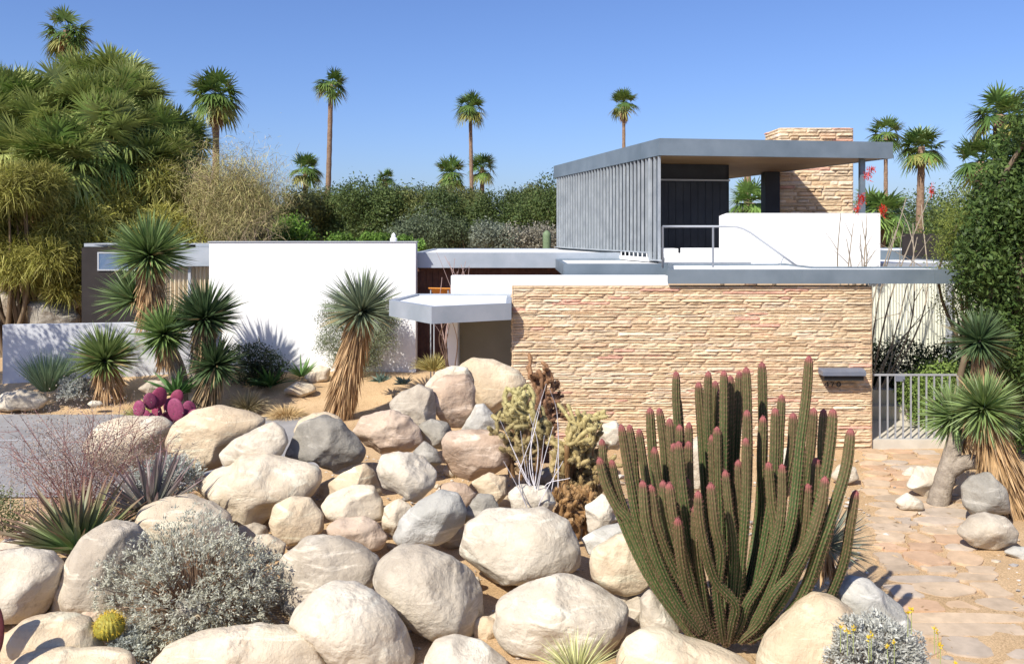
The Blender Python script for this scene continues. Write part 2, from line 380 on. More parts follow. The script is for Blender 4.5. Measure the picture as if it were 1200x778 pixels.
def ico(sub):
    import bmesh
    bm = bmesh.new(); bmesh.ops.create_icosphere(bm, subdivisions=sub, radius=1)
    v = np.array([x.co[:] for x in bm.verts]); f = np.array([[q.index for q in x.verts] for x in bm.faces]); bm.free(); return v, f
ICO = {s: ico(s) for s in (3, 4, 5, 6)}
def boulder(poly, Y, mat, label, facets=4, rough=1.0, depth=.85, group='boulders'):
    P = np.array(poly, float); wpt = np.array([at(a, b_, Y) for a, b_ in P]); xz = wpt[:, [0, 2]]
    lo, hi = xz.min(0), xz.max(0); c = (lo+hi)/2*.5+xz.mean(0)*.5
    dlt = xz-c; ang = np.arctan2(dlt[:, 1], dlt[:, 0]); o = np.argsort(ang); ang = ang[o]; dlt = dlt[o]
    TH = np.linspace(-PI, PI, 181)
    def rad(t):
        d = np.array([math.cos(t), math.sin(t)]); best = 0
        for i in range(len(dlt)):
            p, q = dlt[i], dlt[(i+1) % len(dlt)]; e = q-p; den = d[0]*e[1]-d[1]*e[0]
            if abs(den) < 1e-9: continue
            s = (p[0]*e[1]-p[1]*e[0])/den; u = (p[0]*d[1]-p[1]*d[0])/den
            if s > 0 and -1e-6 <= u <= 1+1e-6: best = max(best, s)
        return best
    RR = np.array([rad(t) for t in TH]); RR[RR == 0] = RR[RR > 0].mean()
    ker = np.array([1, 2, 3, 2, 1.])/9; RR = np.convolve(np.concatenate([RR[-5:-1], RR, RR[1:5]]), ker, 'same')[4:-4]
    size = RR.mean(); v, f = ICO[6 if size*1000/Y > 55 else 5 if size*1000/Y > 18 else 4]; v = v.copy()
    rs = np.random.default_rng(int(abs(P.sum()*7)) % 99991)
    for _ in range(facets+1):
        n = rs.normal(0, 1, 3); n[1] = -abs(n[1])-.5; n /= np.linalg.norm(n); d = rs.uniform(.70, .90)
        ex = v@n-d; k = ex > -.06
        s = np.where(ex > .06, ex, np.where(ex > -.06, (ex+.06)**2/.24, 0)); v = v-n*s[:, None]*.92
    r = np.sqrt(v[:, 0]**2+v[:, 2]**2); t = np.arctan2(v[:, 2], v[:, 0])
    rad_ = np.interp(t, TH, RR)
    bl = np.clip(r*1.6, 0, 1); rad_ = rad_*bl+size*(1-bl)
    dep = min(size*depth, .5*(hi-lo).min()*1.15)
    V = np.stack([rad_*v[:, 0], dep*v[:, 1], rad_*v[:, 2]], 1)
    off = Vector(rs.uniform(0, 50, 3)); s1 = 1.1/size
    nv = unit(V); D = np.empty(len(V))
    for i, p in enumerate(V):
        q = Vector(p)
        D[i] = noise.noise(q*s1+off)*.075 + noise.noise(q*s1*2.7+off)*.035 + (abs(noise.noise(q*s1*5+off)))*-.032 + noise.noise(q*s1*14+off)*.008
    V = V+nv*(D*size*rough)[:, None]
    org = (c[0], Y, c[1])
    g = G(); g.add(V+np.array(org), f)
    ob = g.build('boulder', mat, None, True, origin=org); tag(ob, label, 'boulder', group); return ob
cr, tn, wh, gy, dk, pk, bl_ = 'creamrock', 'tanrock', 'whiterock', 'greyrock', 'darkrock', 'pinkrock', 'bluerock'
B = [
 ([(98,522),(114,497),(148,488),(188,488),(203,497),(199,511),(193,540),(165,555),(128,555),(108,540)],12.3,cr,'tan boulder with rust stained left end, directly below the purple prickly pear',3,1),
 ([(193,516),(202,497),(227,480),(256,475),(290,481),(312,492),(300,514),(278,525),(261,545),(239,552),(205,548)],11.8,tn,'large smooth egg shaped tan boulder behind the white wedge rock',1,.6),
 ([(256,531),(273,516),(295,502),(321,494),(332,502),(338,519),(329,535),(304,540),(278,547),(261,545)],11.2,wh,'white wedge shaped boulder leaning between smooth tan boulder and dark grey boulder',4,1),
 ([(344,505),(350,492),(365,485),(385,483),(398,488),(405,500),(380,515),(355,520)],12.2,tn,'tan boulder peeking out behind the top of the dark grey boulder',2,1),
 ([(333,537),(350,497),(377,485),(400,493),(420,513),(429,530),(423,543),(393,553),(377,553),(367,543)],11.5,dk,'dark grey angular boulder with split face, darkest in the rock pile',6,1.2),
 ([(222,576),(239,553),(264,545),(284,533),(315,532),(346,542),(372,549),(376,562),(366,582),(335,590),(315,607),(298,624),(278,616),(250,593)],10.9,cr,'huge irregular cream boulder in the left middle of the pile, under the white wedge rock',3,.9),
 ([(315,610),(321,593),(341,582),(363,584),(380,604),(380,621),(363,635),(341,638),(321,630)],10.2,tn,'round tan boulder tucked under the lower right corner of the huge cream boulder',2,.8),
 ([(158,610),(165,593),(193,583),(216,579),(250,590),(270,604),(277,627),(268,650),(180,655),(162,635)],10.0,cr,'low cream boulder just behind the top of the big silver bush',2,.8),
 ([(54,718),(74,674),(96,627),(130,609),(156,616),(170,632),(180,680),(165,735),(120,750),(60,745)],9.1,gy,'tall leaning grey tan boulder left of the big silver bush',2,.7),
 ([(-40,690),(-25,658),(0,646),(26,644),(56,648),(72,666),(65,696),(54,718),(26,735),(-5,748),(-35,730)],8.8,wh,'white boulder with cracked grey right side cut by the left edge of the picture',4,1),
 ([(-12,650),(5,632),(26,624),(48,631),(62,648),(60,668),(20,675),(-10,670)],9.6,gy,'grey boulder behind the white one at the left edge, below the green agave',3,1),
 ([(2,745),(27,725),(53,720),(80,720),(103,727),(112,741),(122,762),(106,775),(60,780),(4,778)],7.95,tn,'cream yellow boulder bearing a leaf shaped shadow, lower left corner',2,.7),
 ([(3,785),(18,771),(35,764),(76,760),(124,761),(151,763),(160,778),(150,802),(60,808),(8,803)],7.6,tn,'flat tan boulder along the bottom edge below the shadowed cream boulder',2,.7),
 ([(177,775),(191,756),(219,746),(259,739),(299,731),(338,736),(375,747),(381,768),(387,783),(370,802),(250,808),(185,798)],7.7,cr,'wide cream boulder at the bottom edge in front of the big silver bush',4,1.1),
 ([(337,727),(344,713),(367,696),(389,685),(412,684),(437,693),(466,719),(477,742),(488,770),(480,792),(420,797),(378,782),(350,752)],7.9,wh,'white boulder speckled with grey lichen at the bottom, right of the silver bush',2,.9),
 ([(327,657),(357,632),(396,628),(430,641),(449,657),(440,682),(430,705),(396,712),(365,712),(342,715),(329,698)],9.0,gy,'grey pink boulder with a pale diagonal vein touching the silver bush on its right',5,1.1),
 ([(436,683),(442,660),(465,641),(492,639),(530,653),(561,676),(574,699),(572,729),(561,747),(515,750),(484,735),(453,712)],8.5,gy,'large round grey cream boulder between the lichen speckled one and the two big white ones',2,.7),
 ([(534,649),(545,614),(568,599),(637,595),(668,611),(681,637),(679,660),(656,674),(607,683),(576,695),(561,682)],9.4,wh,'big flat topped white boulder in front of the silvery bare branches',3,.8),
 ([(576,741),(584,706),(618,687),(653,672),(702,687),(737,710),(733,733),(710,762),(676,776),(618,774),(584,756)],8.2,wh,'big white boulder with a chipped hollow at its right end, behind the yellow grass spikes',4,1),
 ([(495,775),(507,752),(530,745),(564,752),(597,777),(590,797),(540,803),(500,798)],7.8,wh,'low white boulder cut by the bottom edge between two larger boulders',2,.8),
 ([(459,630),(467,610),(490,588),(517,573),(537,577),(547,597),(545,613),(533,628),(515,646),(490,646),(470,641)],9.9,bl_,'slanting blue grey boulder in the centre of the pile',3,.8),
 ([(441,550),(446,533),(467,529),(497,535),(514,553),(511,570),(487,590),(467,585),(447,573)],10.6,wh,'whitish grey lumpy boulder directly below the reddish blocky boulder',5,1.1),
 ([(383,567),(400,553),(427,543),(440,553),(449,580),(435,592),(405,592),(388,585)],10.9,tn,'brown tan boulder just below the dark grey split boulder',5,1),
 ([(375,593),(383,580),(413,568),(437,570),(449,590),(449,609),(433,614),(397,612),(380,605)],10.4,cr,'rounded cream boulder stacked on top of a flat brownish boulder',3,1),
 ([(381,617),(393,607),(427,605),(443,613),(455,630),(449,642),(430,646),(400,637),(385,629)],9.95,pk,'flat brownish boulder under the rounded cream boulder',3,.9),
 ([(447,595),(467,584),(484,593),(475,612),(462,630),(448,620)],10.3,cr,'small cream boulder wedged left of the blue grey boulder',3,1),
 ([(413,507),(423,490),(457,480),(480,487),(493,503),(495,520),(477,533),(447,532),(427,525)],12.0,pk,'reddish brown blocky boulder right of the dark grey split boulder',6,1.4),
 ([(457,473),(467,460),(490,450),(508,455),(513,477),(510,500),(497,512),(480,500),(462,487)],12.6,gy,'upright grey angular boulder on the left flank of the heap top',6,1.2),
 ([(498,452),(510,436),(530,427),(548,430),(556,448),(530,462),(505,465)],13.6,cr,'pale boulder behind the brown slab at the heap top',3,1),
 ([(495,470),(508,448),(522,440),(547,439),(558,455),(555,480),(542,503),(530,503),(517,492),(507,478)],12.9,pk,'large brown slab boulder standing at the top of the heap below the canopy',5,1.2),
 ([(536,430),(553,418),(580,422),(607,433),(617,447),(612,463),(598,478),(578,486),(560,480),(548,455)],13.9,tn,'smooth pale brown boulder at the very top of the heap against the stone wall',2,.7),
 ([(540,505),(557,473),(567,473),(585,493),(580,510),(560,515)],12.7,bl_,'grey triangular boulder above the pink boulder with a white vein',4,1),
 ([(517,517),(523,507),(553,503),(587,505),(602,520),(600,543),(580,553),(553,562),(527,555),(518,535)],11.7,pk,'rounded pinkish boulder with a broad white vein, left of the pale cholla',4,1),
 ([(552,565),(573,553),(593,560),(595,579),(583,592),(565,583)],10.9,tn,'small golden angular boulder left of the silvery bare branches',6,1.2),
 ([(515,568),(530,564),(547,567),(559,580),(550,597),(533,592),(518,580)],10.7,pk,'small pinkish boulder above the blue grey boulder',3,1),
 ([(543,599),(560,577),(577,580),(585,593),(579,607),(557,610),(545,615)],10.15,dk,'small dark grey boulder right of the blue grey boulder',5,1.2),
 ([(481,532),(497,517),(513,527),(519,542),(502,552),(485,545)],11.5,dk,'dark boulder in the shaded gap beside the reddish blocky boulder',4,1),  # dark granite stands for the shade in the gap
 ([(488,500),(505,490),(525,495),(535,515),(520,528),(498,522)],12.3,dk,'brown boulder in deep shade under the upright brown slab',4,1),  # dark grey granite on a brown boulder: deep shade put into its colour
 ([(290,642),(300,627),(315,626),(335,638),(333,655),(310,660)],9.6,cr,'small cream boulder below the round tan boulder',2,1),
 ([(690,660),(695,644),(723,626),(740,622),(757,644),(768,678),(751,694),(732,697),(706,687),(692,677)],8.95,tn,'smooth cream boulder between the two big white boulders and the columnar cactus',2,.6),
 ([(679,632),(712,616),(740,610),(750,627),(720,645),(690,650)],9.6,bl_,'flat grey boulder behind the smooth cream boulder left of the columnar cactus',4,1),
 ([(686,593),(706,580),(722,590),(728,610),(712,622),(688,624)],10.1,wh,'craggy whitish boulder under the right side of the cholla',6,1.5),
 ([(595,579),(610,568),(640,570),(654,590),(642,604),(600,602)],10.3,wh,'craggy pale boulder behind the big flat topped white boulder, under the bare branches',6,1.5),
 ([(750,700),(762,690),(779,708),(798,739),(782,747),(750,740)],8.35,wh,'small speckled boulder at the left foot of the columnar cactus',3,1),
 ([(720,775),(734,750),(757,737),(782,739),(813,753),(850,763),(888,780),(880,802),(735,805)],7.5,tn,'cream boulder with orange stains in front of the columnar cactus foot, bottom edge',2,.7),
 ([(886,778),(897,750),(917,728),(940,708),(958,696),(980,700),(998,713),(1007,737),(990,768),(970,802),(900,803)],7.65,tn,'large cream boulder half shaded by the columnar cactus, right of its foot',1,.5),
 ([(978,690),(996,675),(1019,679),(1041,696),(1058,710),(1072,732),(1060,745),(1010,740),(985,718)],8.0,bl_,'grey blue boulder with cactus shadow beside the path, above the low silver plant',4,1),
 ([(1122,625),(1138,605),(1157,600),(1177,605),(1191,620),(1189,634),(1166,643),(1138,640)],10.8,gy,'round grey boulder on the sand under the right yucca skirt',2,.8),
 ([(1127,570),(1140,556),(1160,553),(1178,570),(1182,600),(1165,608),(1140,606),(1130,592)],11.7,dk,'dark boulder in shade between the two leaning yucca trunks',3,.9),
 ([(1048,587),(1064,577),(1081,587),(1083,597),(1055,597)],12.3,wh,'small white boulder at the foot of the leaning yucca trunk',3,1),
 ([(1062,570),(1075,545),(1100,548),(1108,570),(1085,584)],12.9,wh,'pale boulder just behind the small white one at the leaning yucca trunk',4,1),
 ([(1056,556),(1068,546),(1084,550),(1082,562),(1062,563)],14.1,wh,'smallest pale stone beside the path nearest the gate',2,1),
 ([(1176,647),(1190,640),(1215,642),(1215,657),(1190,657)],10.5,bl_,'flat grey stone on the sand at the right edge of the picture',2,1),
 ([(-10,470),(2,460),(25,456),(48,460),(58,470),(50,478),(20,483),(-5,481)],19.0,gy,'long low grey boulder on the sand at the left edge, beyond the driveway',3,1),
 ([(102,473),(108,469),(118,470),(121,474),(110,478)],18.9,wh,'tiny white stone on the sand below the low wall yucca',2,1),
 ([(330,458),(348,447),(367,450),(371,458),(354,466)],19.9,cr,'small pale boulder between the golden grass and the central yucca',2,1),
 ([(355,442),(373,428),(388,431),(385,446),(365,449)],20.7,cr,'small tan boulder against the white wall left of the central yucca',3,1),
 ([(41,350),(65,337),(94,340),(97,358),(83,364),(54,358)],25.0,gy,'pale angular boulder above the low wall in front of the dead palm fronds',4,1),
 ([(34,352),(60,352),(82,358),(92,372),(88,395),(36,395)],24.4,dk,'dark boulder in shade directly above the low wall',4,1),  # shade above the low wall is carried by the dark granite
 ([(-12,350),(0,340),(20,344),(34,358),(30,372),(-10,374)],25.2,gy,'grey boulder at the left edge above the low wall',4,1),
 ([(158,456),(175,445),(192,446),(197,456),(175,462)],19.3,gy,'shaded flat stone between the low wall yucca and the forked yucca',3,1),
 ([(893,562),(910,530),(935,520),(947,540),(942,567),(905,574)],13.0,wh,'whitish boulder at the stone wall seen between the right arms of the columnar cactus',5,1.2),
 ([(973,558),(985,544),(1003,547),(1007,561),(985,568)],13.6,wh,'whitish boulder at the wall corner by the path, behind the rightmost cactus arms',4,1.2),
 ([(698,525),(705,497),(722,492),(732,510),(727,530)],13.0,wh,'whitish boulder at the stone wall left of the columnar cactus',5,1.2),
 ([(798,572),(805,520),(820,510),(837,530),(839,575)],12.4,wh,'whitish boulder at the stone wall behind the middle of the columnar cactus',5,1.2),
]
for b_ in B: boulder(*b_)
# small stones that fill the gaps of the pile
rs = random.Random(21); k = 0
while k < 45:
    px_ = rs.uniform(90, 760); py_ = rs.uniform(500, 770); Yg = float(np.interp(py_, [450, 500, 550, 600, 650, 700, 770], [13.7, 12.4, 11.2, 10.3, 9.5, 8.8, 8.1]))+.35
    X0 = (px_-600)*Yg/1000; zz = float(th(X0, Yg)); rr = rs.uniform(.12, .24)*1000/Yg; py2 = HY+(H-zz-.06)*1000/Yg
    if px_ < 230 and Yg > 11: k += 1; continue
    poly = [(px_+rr*rs.uniform(.8, 1.2)*math.cos(a*PI/4), py2+rr*.75*rs.uniform(.8, 1.15)*math.sin(a*PI/4)) for a in range(8)]
    boulder(poly, Yg, rs.choice([cr, tn, gy, gy, dk, pk]), 'small rough stone filling a gap between the larger boulders', 5, 1.3, .85, 'small stones in the gaps of the boulder pile'); k += 1
# loose pebbles and chips of rock strewn between the boulders: uncountable
g = G(); v3, f3 = ICO[3]; v3 = v3[:]
import bmesh
bm = bmesh.new(); bmesh.ops.create_icosphere(bm, subdivisions=1, radius=1); v1 = np.array([x.co[:] for x in bm.verts]); f1 = np.array([[q.index for q in x.verts] for x in bm.faces]); bm.free()
for _ in range(4200):
    x = random.uniform(-9, 6.6); y = random.uniform(7, 15.4)
    if abs(x-float(pathx(y))) < .75 and random.random() < .8: continue
    if x < -5 and y > 12: continue
    s = random.uniform(.006, .026)*(1 if random.random() < .85 else 2.2)
    c = random.choice([(.5,.42,.32), (.42,.34,.26), (.34,.31,.28), (.55,.5,.44)])
    g.add(v1*rng.uniform(.6, 1.2, v1.shape)*[s*1.3, s, s*.7]+[x, y, float(th(x, y))+s*.2-.01], f1, c)
o = g.build('gravel', 'flag', None, False); o['kind'] = 'stuff'; o['label'] = 'loose pebbles on the sand between the boulders'

g = G(); n = 2600; xx = rng.uniform(-9, 7, n); yy = rng.uniform(7, 21, n); P = np.stack([xx, yy, th(xx, yy)+.004], 1)
a = rng.uniform(0, 2*PI, n); g.blades(P, np.stack([np.cos(a), np.sin(a), np.full(n, .15)], 1), rng.uniform(.03, .10, n), rng.uniform(.006, .016, n), .1, np.clip((np.array([[.38,.26,.13]])*rng.uniform(.5, 1.3, (n, 1))), 0, 1), segs=2)
o = g.build('leaf_litter', 'flag', None, False); o['kind'] = 'stuff'; o['label'] = 'dry leaf litter scattered over the sand'
# ---------------------------------------------------------------- house
house = thing('house', 'low modernist house of white and stone walls, silver edged flat roofs and a louvred pavilion', 'house', (2.5, 20, 0))
STONES = [(.63,.475,.305), (.65,.50,.33), (.61,.455,.29), (.65,.52,.36), (.62,.44,.29), (.60,.465,.31), (.68,.55,.40), (.61,.44,.275)]
def ledge(g, O, ax, nrm, W, z0, z1, seed, rowh=(.026, .070), depth=.015, inv=.02):
    """courses of split stone over a plane: O origin, ax unit along, nrm unit outward"""
    rs = random.Random(seed); O = np.array(O, float); ax = np.array(ax, float); nrm = np.array(nrm, float); z = z0
    while z < z1-.01:
        h = min(rs.uniform(*rowh), z1-z)
        if z1-z-h < .03: h = z1-z
        x = -inv
        while x < W+inv-.01:
            l = rs.choice([rs.uniform(.2, .5), rs.uniform(.4, 1.2)]);
            if W+inv-x-l < .12: l = W+inv-x
            hh = h; 
            pr = rs.uniform(.0, depth); c = np.array(rs.choice(STONES))*rs.uniform(.88, 1.08)
            if rs.random() < .05: c = np.array((.58,.34,.25))
            nx_, nz_ = max(3, int(l/.05)), 4
            ss = np.linspace(0, 1, nx_+1); tt = np.linspace(0, 1, nz_+1); S_, T_ = np.meshgrid(ss, tt)
            edge = np.minimum(np.minimum(S_, 1-S_)*l/.018, np.minimum(T_, 1-T_)*hh/.014).clip(0, 1)
            slope = rs.uniform(-.012, .022); a0 = rs.uniform(0, 50)
            nn = np.array([noise.noise((a0+s*l*7, z*9+t*hh*16, seed))*.018+noise.noise((a0+s*l*22, z*9+t*hh*40, seed))*.010 for s, t in zip(S_.ravel(), T_.ravel())]).reshape(S_.shape)
            d = (.012+pr+nn+slope*(1-T_))*edge**.6
            wob = np.array([noise.noise((a0+s*l*6, 0, seed))*.008 for s in ss])[None]
            V = O+ax*(x+S_*(l-.004)+.002)[..., None]+nrm*d[..., None]
            V[..., 2] = z+.002+T_*(hh-.002)+wob*((T_ > 0)&(T_ < 1))
            ii = np.arange(V.shape[0]*V.shape[1]).reshape(V.shape[:2])
            f = np.stack([ii[:-1, :-1], ii[:-1, 1:], ii[1:, 1:], ii[1:, :-1]], -1).reshape(-1, 4)
            g.add(V.reshape(-1, 3), f, c*(1-.0*edge.reshape(-1, 1)))
            x += l
        z += h
WZ = 3.0
g = G(); ledge(g, (0.016, 15.8, 0), (1,0,0), (0,-1,0), 6.634, -.1, WZ, 1)
ledge(g, (0.016, 16.25, 0), (0,-1,0), (-1,0,0), .45, -.1, WZ, 2); ledge(g, (6.65, 15.8, 0), (0,1,0), (1,0,0), .45, -.1, WZ, 3)
g.box(.02, 6.646, 15.803, 16.25, -.1, WZ-.01, (.56,.42,.29))
part(g, 'stone_wall', 'wallstone', house)

def roof(name, poly, z0, z1, fmat='metal', label=None, off=.03, capw=.07):
    """flat roof: gravelled slab, with its metal edge as a child"""
    P = [np.array(p, float) for p in poly]; n = len(P)
    A = sum(P[i][0]*P[(i+1) % n][1]-P[(i+1) % n][0]*P[i][1] for i in range(n))
    if A < 0: P = P[::-1]
    def inset(dst):
        out = []
        for i in range(n):
            a, b_, c = P[i-1], P[i], P[(i+1) % n]; e1 = unit(b_-a); e2 = unit(c-b_)
            n1 = np.array([e1[1], -e1[0]]); n2 = np.array([e2[1], -e2[0]]); mm = (n1+n2)/(1+n1@n2); out.append(b_+mm*dst)
        return out
    g = G(); g.prism([tuple(p) for p in P], z0+.04, z1-.035)
    ro = part(g, name, 'roofwhite', house, label=label)
    o_ = inset(off); i_ = inset(-capw); g = G(); V = []; q = []
    for ring, z in ((o_, z0), (o_, z1), (i_, z1), (i_, z0)): V += [(p[0], p[1], z) for p in ring]
    for k in range(4):
        for i in range(n):
            j = (i+1) % n; kk = (k+1) % 4; q.append((k*n+i, k*n+j, kk*n+j, kk*n+i))
    g.add(V, q)
    for i in range(n):
        a_, b_ = o_[i], o_[(i+1) % n]; Ls = np.linalg.norm(b_-a_); e_ = (b_-a_)/Ls; nn_ = np.array([e_[1], -e_[0]])
        for kk in range(1, int(Ls/2.44)+1):
            if kk*2.44 > Ls-.3: break
            p_ = a_+e_*kk*2.44; g.prism([tuple(p_), tuple(p_+e_*.03), tuple(p_+e_*.03+nn_*.004), tuple(p_+nn_*.004)], z0+.004, z1-.004)
    fo = part(g, 'fascia', fmat, ro)
    return ro
# the low roof in front of the courtyard and over the rooms
RT, RB = 3.31, 3.05
roof('front_roof', [(2.90,15.72),(8.35,15.72),(8.35,17.0),(6.0,17.0),(6.0,18.55),(3.42,18.55)], RB, RT, 'bluemetal')
roof('middle_roof', [(1.15,18.62),(6.0,18.62),(6.0,21.95),(1.15,21.95)], RB, RT, 'bluemetal')
roof('rear_roof', [(-2.49,22.0),(2.78,22.0),(2.78,27.5),(-2.49,27.5)], 3.08, 3.47, 'metal')
roof('terrace_roof', [(3.5,22.1),(12,22.1),(12,30),(3.5,30)], 2.95, 3.2, 'metal')
roof('side_roof', [(10.6,25.6),(15.5,25.6),(15.5,30),(10.6,30)], 2.95, 3.45, 'bluemetal')
# canopy
cz0, cz1 = 2.41, 2.71
roof('canopy', [(-1.38,14.8),(-.04,15.5),(-.04,17.85),(-2.0,17.85),(-2.3,16.2)], cz0, cz1, 'metal')
g = G().box(-1.28, 3.28, 17.9, 18.3, .0, 3.08); part(g, 'parapet', 'white', house)
g = G().box(-1.1, 2.0, 17.86, 17.897, 0, 2.40); part(g, 'canopy_wall', 'olive', house)
g = G().box(-1.32, -1.12, 17.55, 17.8, 0, 2.40); part(g, 'canopy_post', 'white', house)
# redwood wall under the rear roof
g = G()
x = -2.6
while x < 2.7: g.box(x, x+.16, 22.6, 22.64+.01*random.random(), .2, 3.075); x += .166
g.box(-2.6, 2.7, 22.66, 22.8, .2, 3.07)
part(g, 'wood_wall', 'wood', house)
# white wall
g = G().box(-7.63, -2.43, 21.5, 21.9, .1, 3.74); ww = part(g, 'white_wall', 'white', house)
g = G().box(-7.66, -2.40, 21.47, 21.93, 3.742, 3.765); part(g, 'coping', 'rail', ww)
g = G().tube([(-3.01,21.7,3.76),(-3.01,21.7,3.84),(-3.01,21.7,3.86),(-3.01,21.7,3.93),(-3.01,21.7,3.98)], [.09,.09,.055,.05,.01], 10)
part(g, 'roof_vent', 'white', ww)
# garage: dark wall, windows, curtained door
g = G().box(-11.6, -8.45, 23.0, 23.3, .2, 3.58); dw = part(g, 'dark_wall', 'dark', house)
g = G().box(-11.12, -9.3, 22.975, 22.998, 3.0, 3.42); part(g, 'window', 'glass', dw)
g = G()
for a in ((-11.16,-11.12,2.96,3.46), (-9.3,-9.26,2.96,3.46)): g.box(a[0], a[1], 22.965, 22.998, a[2], a[3])
g.box(-11.12,-9.3,22.965,22.998,2.96,2.998); g.box(-11.12,-9.3,22.965,22.998,3.422,3.46)
part(g, 'window_frame', 'rail', dw)
roof('garage_roof', [(-11.65,23.32),(-8.45,23.32),(-8.45,22.9),(-6.9,22.9),(-6.9,27),(-11.65,27)], 3.60, 3.69, 'metal')
g = G().box(-9.5+.0, -7.66, 22.55, 22.6, 3.1, 3.60); part(g, 'garage_fascia', 'metal', house)
g = G()
v = []; n = 80
for i in range(n+1):
    x = -9.35+i*(1.6/n); y = 22.9+.05*math.sin(i*1.1)
    v += [(x, y, .6), (x, y, 3.08)]
g.add(v, [(2*i, 2*i+2, 2*i+3, 2*i+1) for i in range(n)]); part(g, 'curtain', 'curtain', house, True)
g = G()
for x in (-9.42, -8.62, -7.82): g.box(x, x+.07, 22.70, 22.78, .5, 3.08)
g.box(-9.42, -7.75, 22.69, 22.79, 3.08, 3.13)
part(g, 'door_frame', 'rail', house)
# ---- roof pavilion
A = np.array([3.39,19.5]); Bp = np.array([9.04,20.35]); D = np.array([1.39,27.7]); Cc = Bp+D-A
PZ0, PZ1 = 5.75, 6.14
pr_ = roof('pavilion_roof', [A, Bp, Cc, D], PZ0, PZ1, 'bluemetal')
g = G(); ia = [A+.1*unit(Bp-A)+.1*unit(D-A), Bp-.1*unit(Bp-A)+.1*unit(D-A), Cc-.1*unit(Bp-A)-.1*unit(D-A), D+.1*unit(Bp-A)-.1*unit(D-A)]
g.prism([tuple(p) for p in ia], PZ0+.008, PZ0+.035); part(g, 'soffit', 'soffit', pr_)
# left screen of vertical aluminium louvres
dL = unit(D-A); nL = np.array([-dL[1], dL[0]]);  nL = nL if nL[0] < 0 else -nL
LL = np.linalg.norm(D-A); g = G(); s = .08; i = 0
while s < LL-.05:
    p = A+dL*s-nL*.06; z0 = 3.33 if s < .62 else 3.53
    wv = .20; ang = R(-9); dirn = dL*math.cos(ang)+nL*math.sin(ang); nn_ = np.array([-dirn[1], dirn[0]])*.012; p = p+nL*.03; h_ = nL*.05
    q = [p-nn_, p+dirn*wv-nn_, p+dirn*wv+nn_, p+nn_]
    g.prism([tuple(x) for x in q], z0, PZ0-.01)
    g.prism([tuple(p-dirn*.002), tuple(p-dirn*.002+h_), tuple(p+dirn*.035+h_), tuple(p+dirn*.035)], z0, PZ0-.012)
    s += .245; i += 1
sw = part(g, 'louvre_screen', 'slat', house)
g = G()
for t0, t1, zz in ((.0, .62, 3.335), (.62, LL, 3.50)):
    a = A+dL*t0-nL*.05; b_ = A+dL*t1-nL*.05
    g.prism([tuple(a+nL*.07), tuple(a-nL*.10), tuple(b_-nL*.10), tuple(b_+nL*.07)], zz, zz+.03)
g.prism([tuple(A+dL*.60), tuple(A+dL*.60+nL*.03), tuple(A+dL*.64+nL*.03), tuple(A+dL*.64)], 3.34, PZ0-.02)
part(g, 'louvre_rail', 'slat', sw)
g = G(); a = A+dL*.62-nL*.16; b_ = D-nL*.16-dL*.05
g.prism([tuple(a), tuple(a-nL*.1), tuple(b_-nL*.1), tuple(b_)], 3.2, PZ0-.02); part(g, 'screen_backing', 'bluemetal', house)
g = G()
a = A+dL*.62; b_ = A+dL*2.6
g.prism([tuple(a-nL*.10), tuple(a+nL*.02), tuple(b_+nL*.02), tuple(b_-nL*.10)], 3.30, 3.40)
for k in range(7):
    p = A+dL*(.75+k*.28); g.prism([tuple(p), tuple(p+nL*.02), tuple(p+nL*.02+dL*.03), tuple(p+dL*.03)], 3.40, 3.5)
part(g, 'vent_grille', 'roofwhite', house)
# dark room set back under the roof
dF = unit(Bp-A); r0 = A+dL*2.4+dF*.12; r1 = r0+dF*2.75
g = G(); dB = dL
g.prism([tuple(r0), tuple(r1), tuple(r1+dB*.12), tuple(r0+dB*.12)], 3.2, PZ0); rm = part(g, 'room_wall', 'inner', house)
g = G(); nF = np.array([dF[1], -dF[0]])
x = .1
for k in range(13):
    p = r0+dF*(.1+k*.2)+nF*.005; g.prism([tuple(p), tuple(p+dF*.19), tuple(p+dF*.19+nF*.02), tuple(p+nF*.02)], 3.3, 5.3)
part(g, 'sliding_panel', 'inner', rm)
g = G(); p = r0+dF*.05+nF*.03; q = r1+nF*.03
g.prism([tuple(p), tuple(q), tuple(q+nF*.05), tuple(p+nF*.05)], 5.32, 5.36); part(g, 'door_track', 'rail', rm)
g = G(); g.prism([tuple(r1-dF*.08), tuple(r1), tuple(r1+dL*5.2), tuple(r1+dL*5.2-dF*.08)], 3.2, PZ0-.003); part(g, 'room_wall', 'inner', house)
# low planter box seen in the dark room
# chimney
cx0, cx1, cy0, cy1 = 7.82, 9.98, 25.0, 26.25
g = G(); ledge(g, (cx0, cy0, 0), (1,0,0), (0,-1,0), cx1-cx0, 3.0, 7.04, 11, (.06,.14), .06)
ledge(g, (cx0, cy1, 0), (0,-1,0), (-1,0,0), cy1-cy0, 3.0, 7.04, 12, (.06,.14), .06)
g.box(cx0+.004, cx1-.004, cy0+.004, cy1, 3.0, 7.03, (.56,.42,.29)); ch = part(g, 'chimney', 'wallstone', house)
g = G().box(cx0+.05, cx1-.05, cy0+.05, cy1-.05, 7.035, 7.06); part(g, 'chimney_cap', 'concrete', ch)
# dark box standing in for the shade on the chimney's left side; steel column
g = G().box(7.38, 7.80, 24.85, 25.3, 3.1, PZ0+.0); part(g, 'chimney_side_shade', 'inner', house)
g = G().box(8.37, 8.49, 20.5, 20.62, 3.2, PZ0); part(g, 'steel_column', 'bluemetal', house)
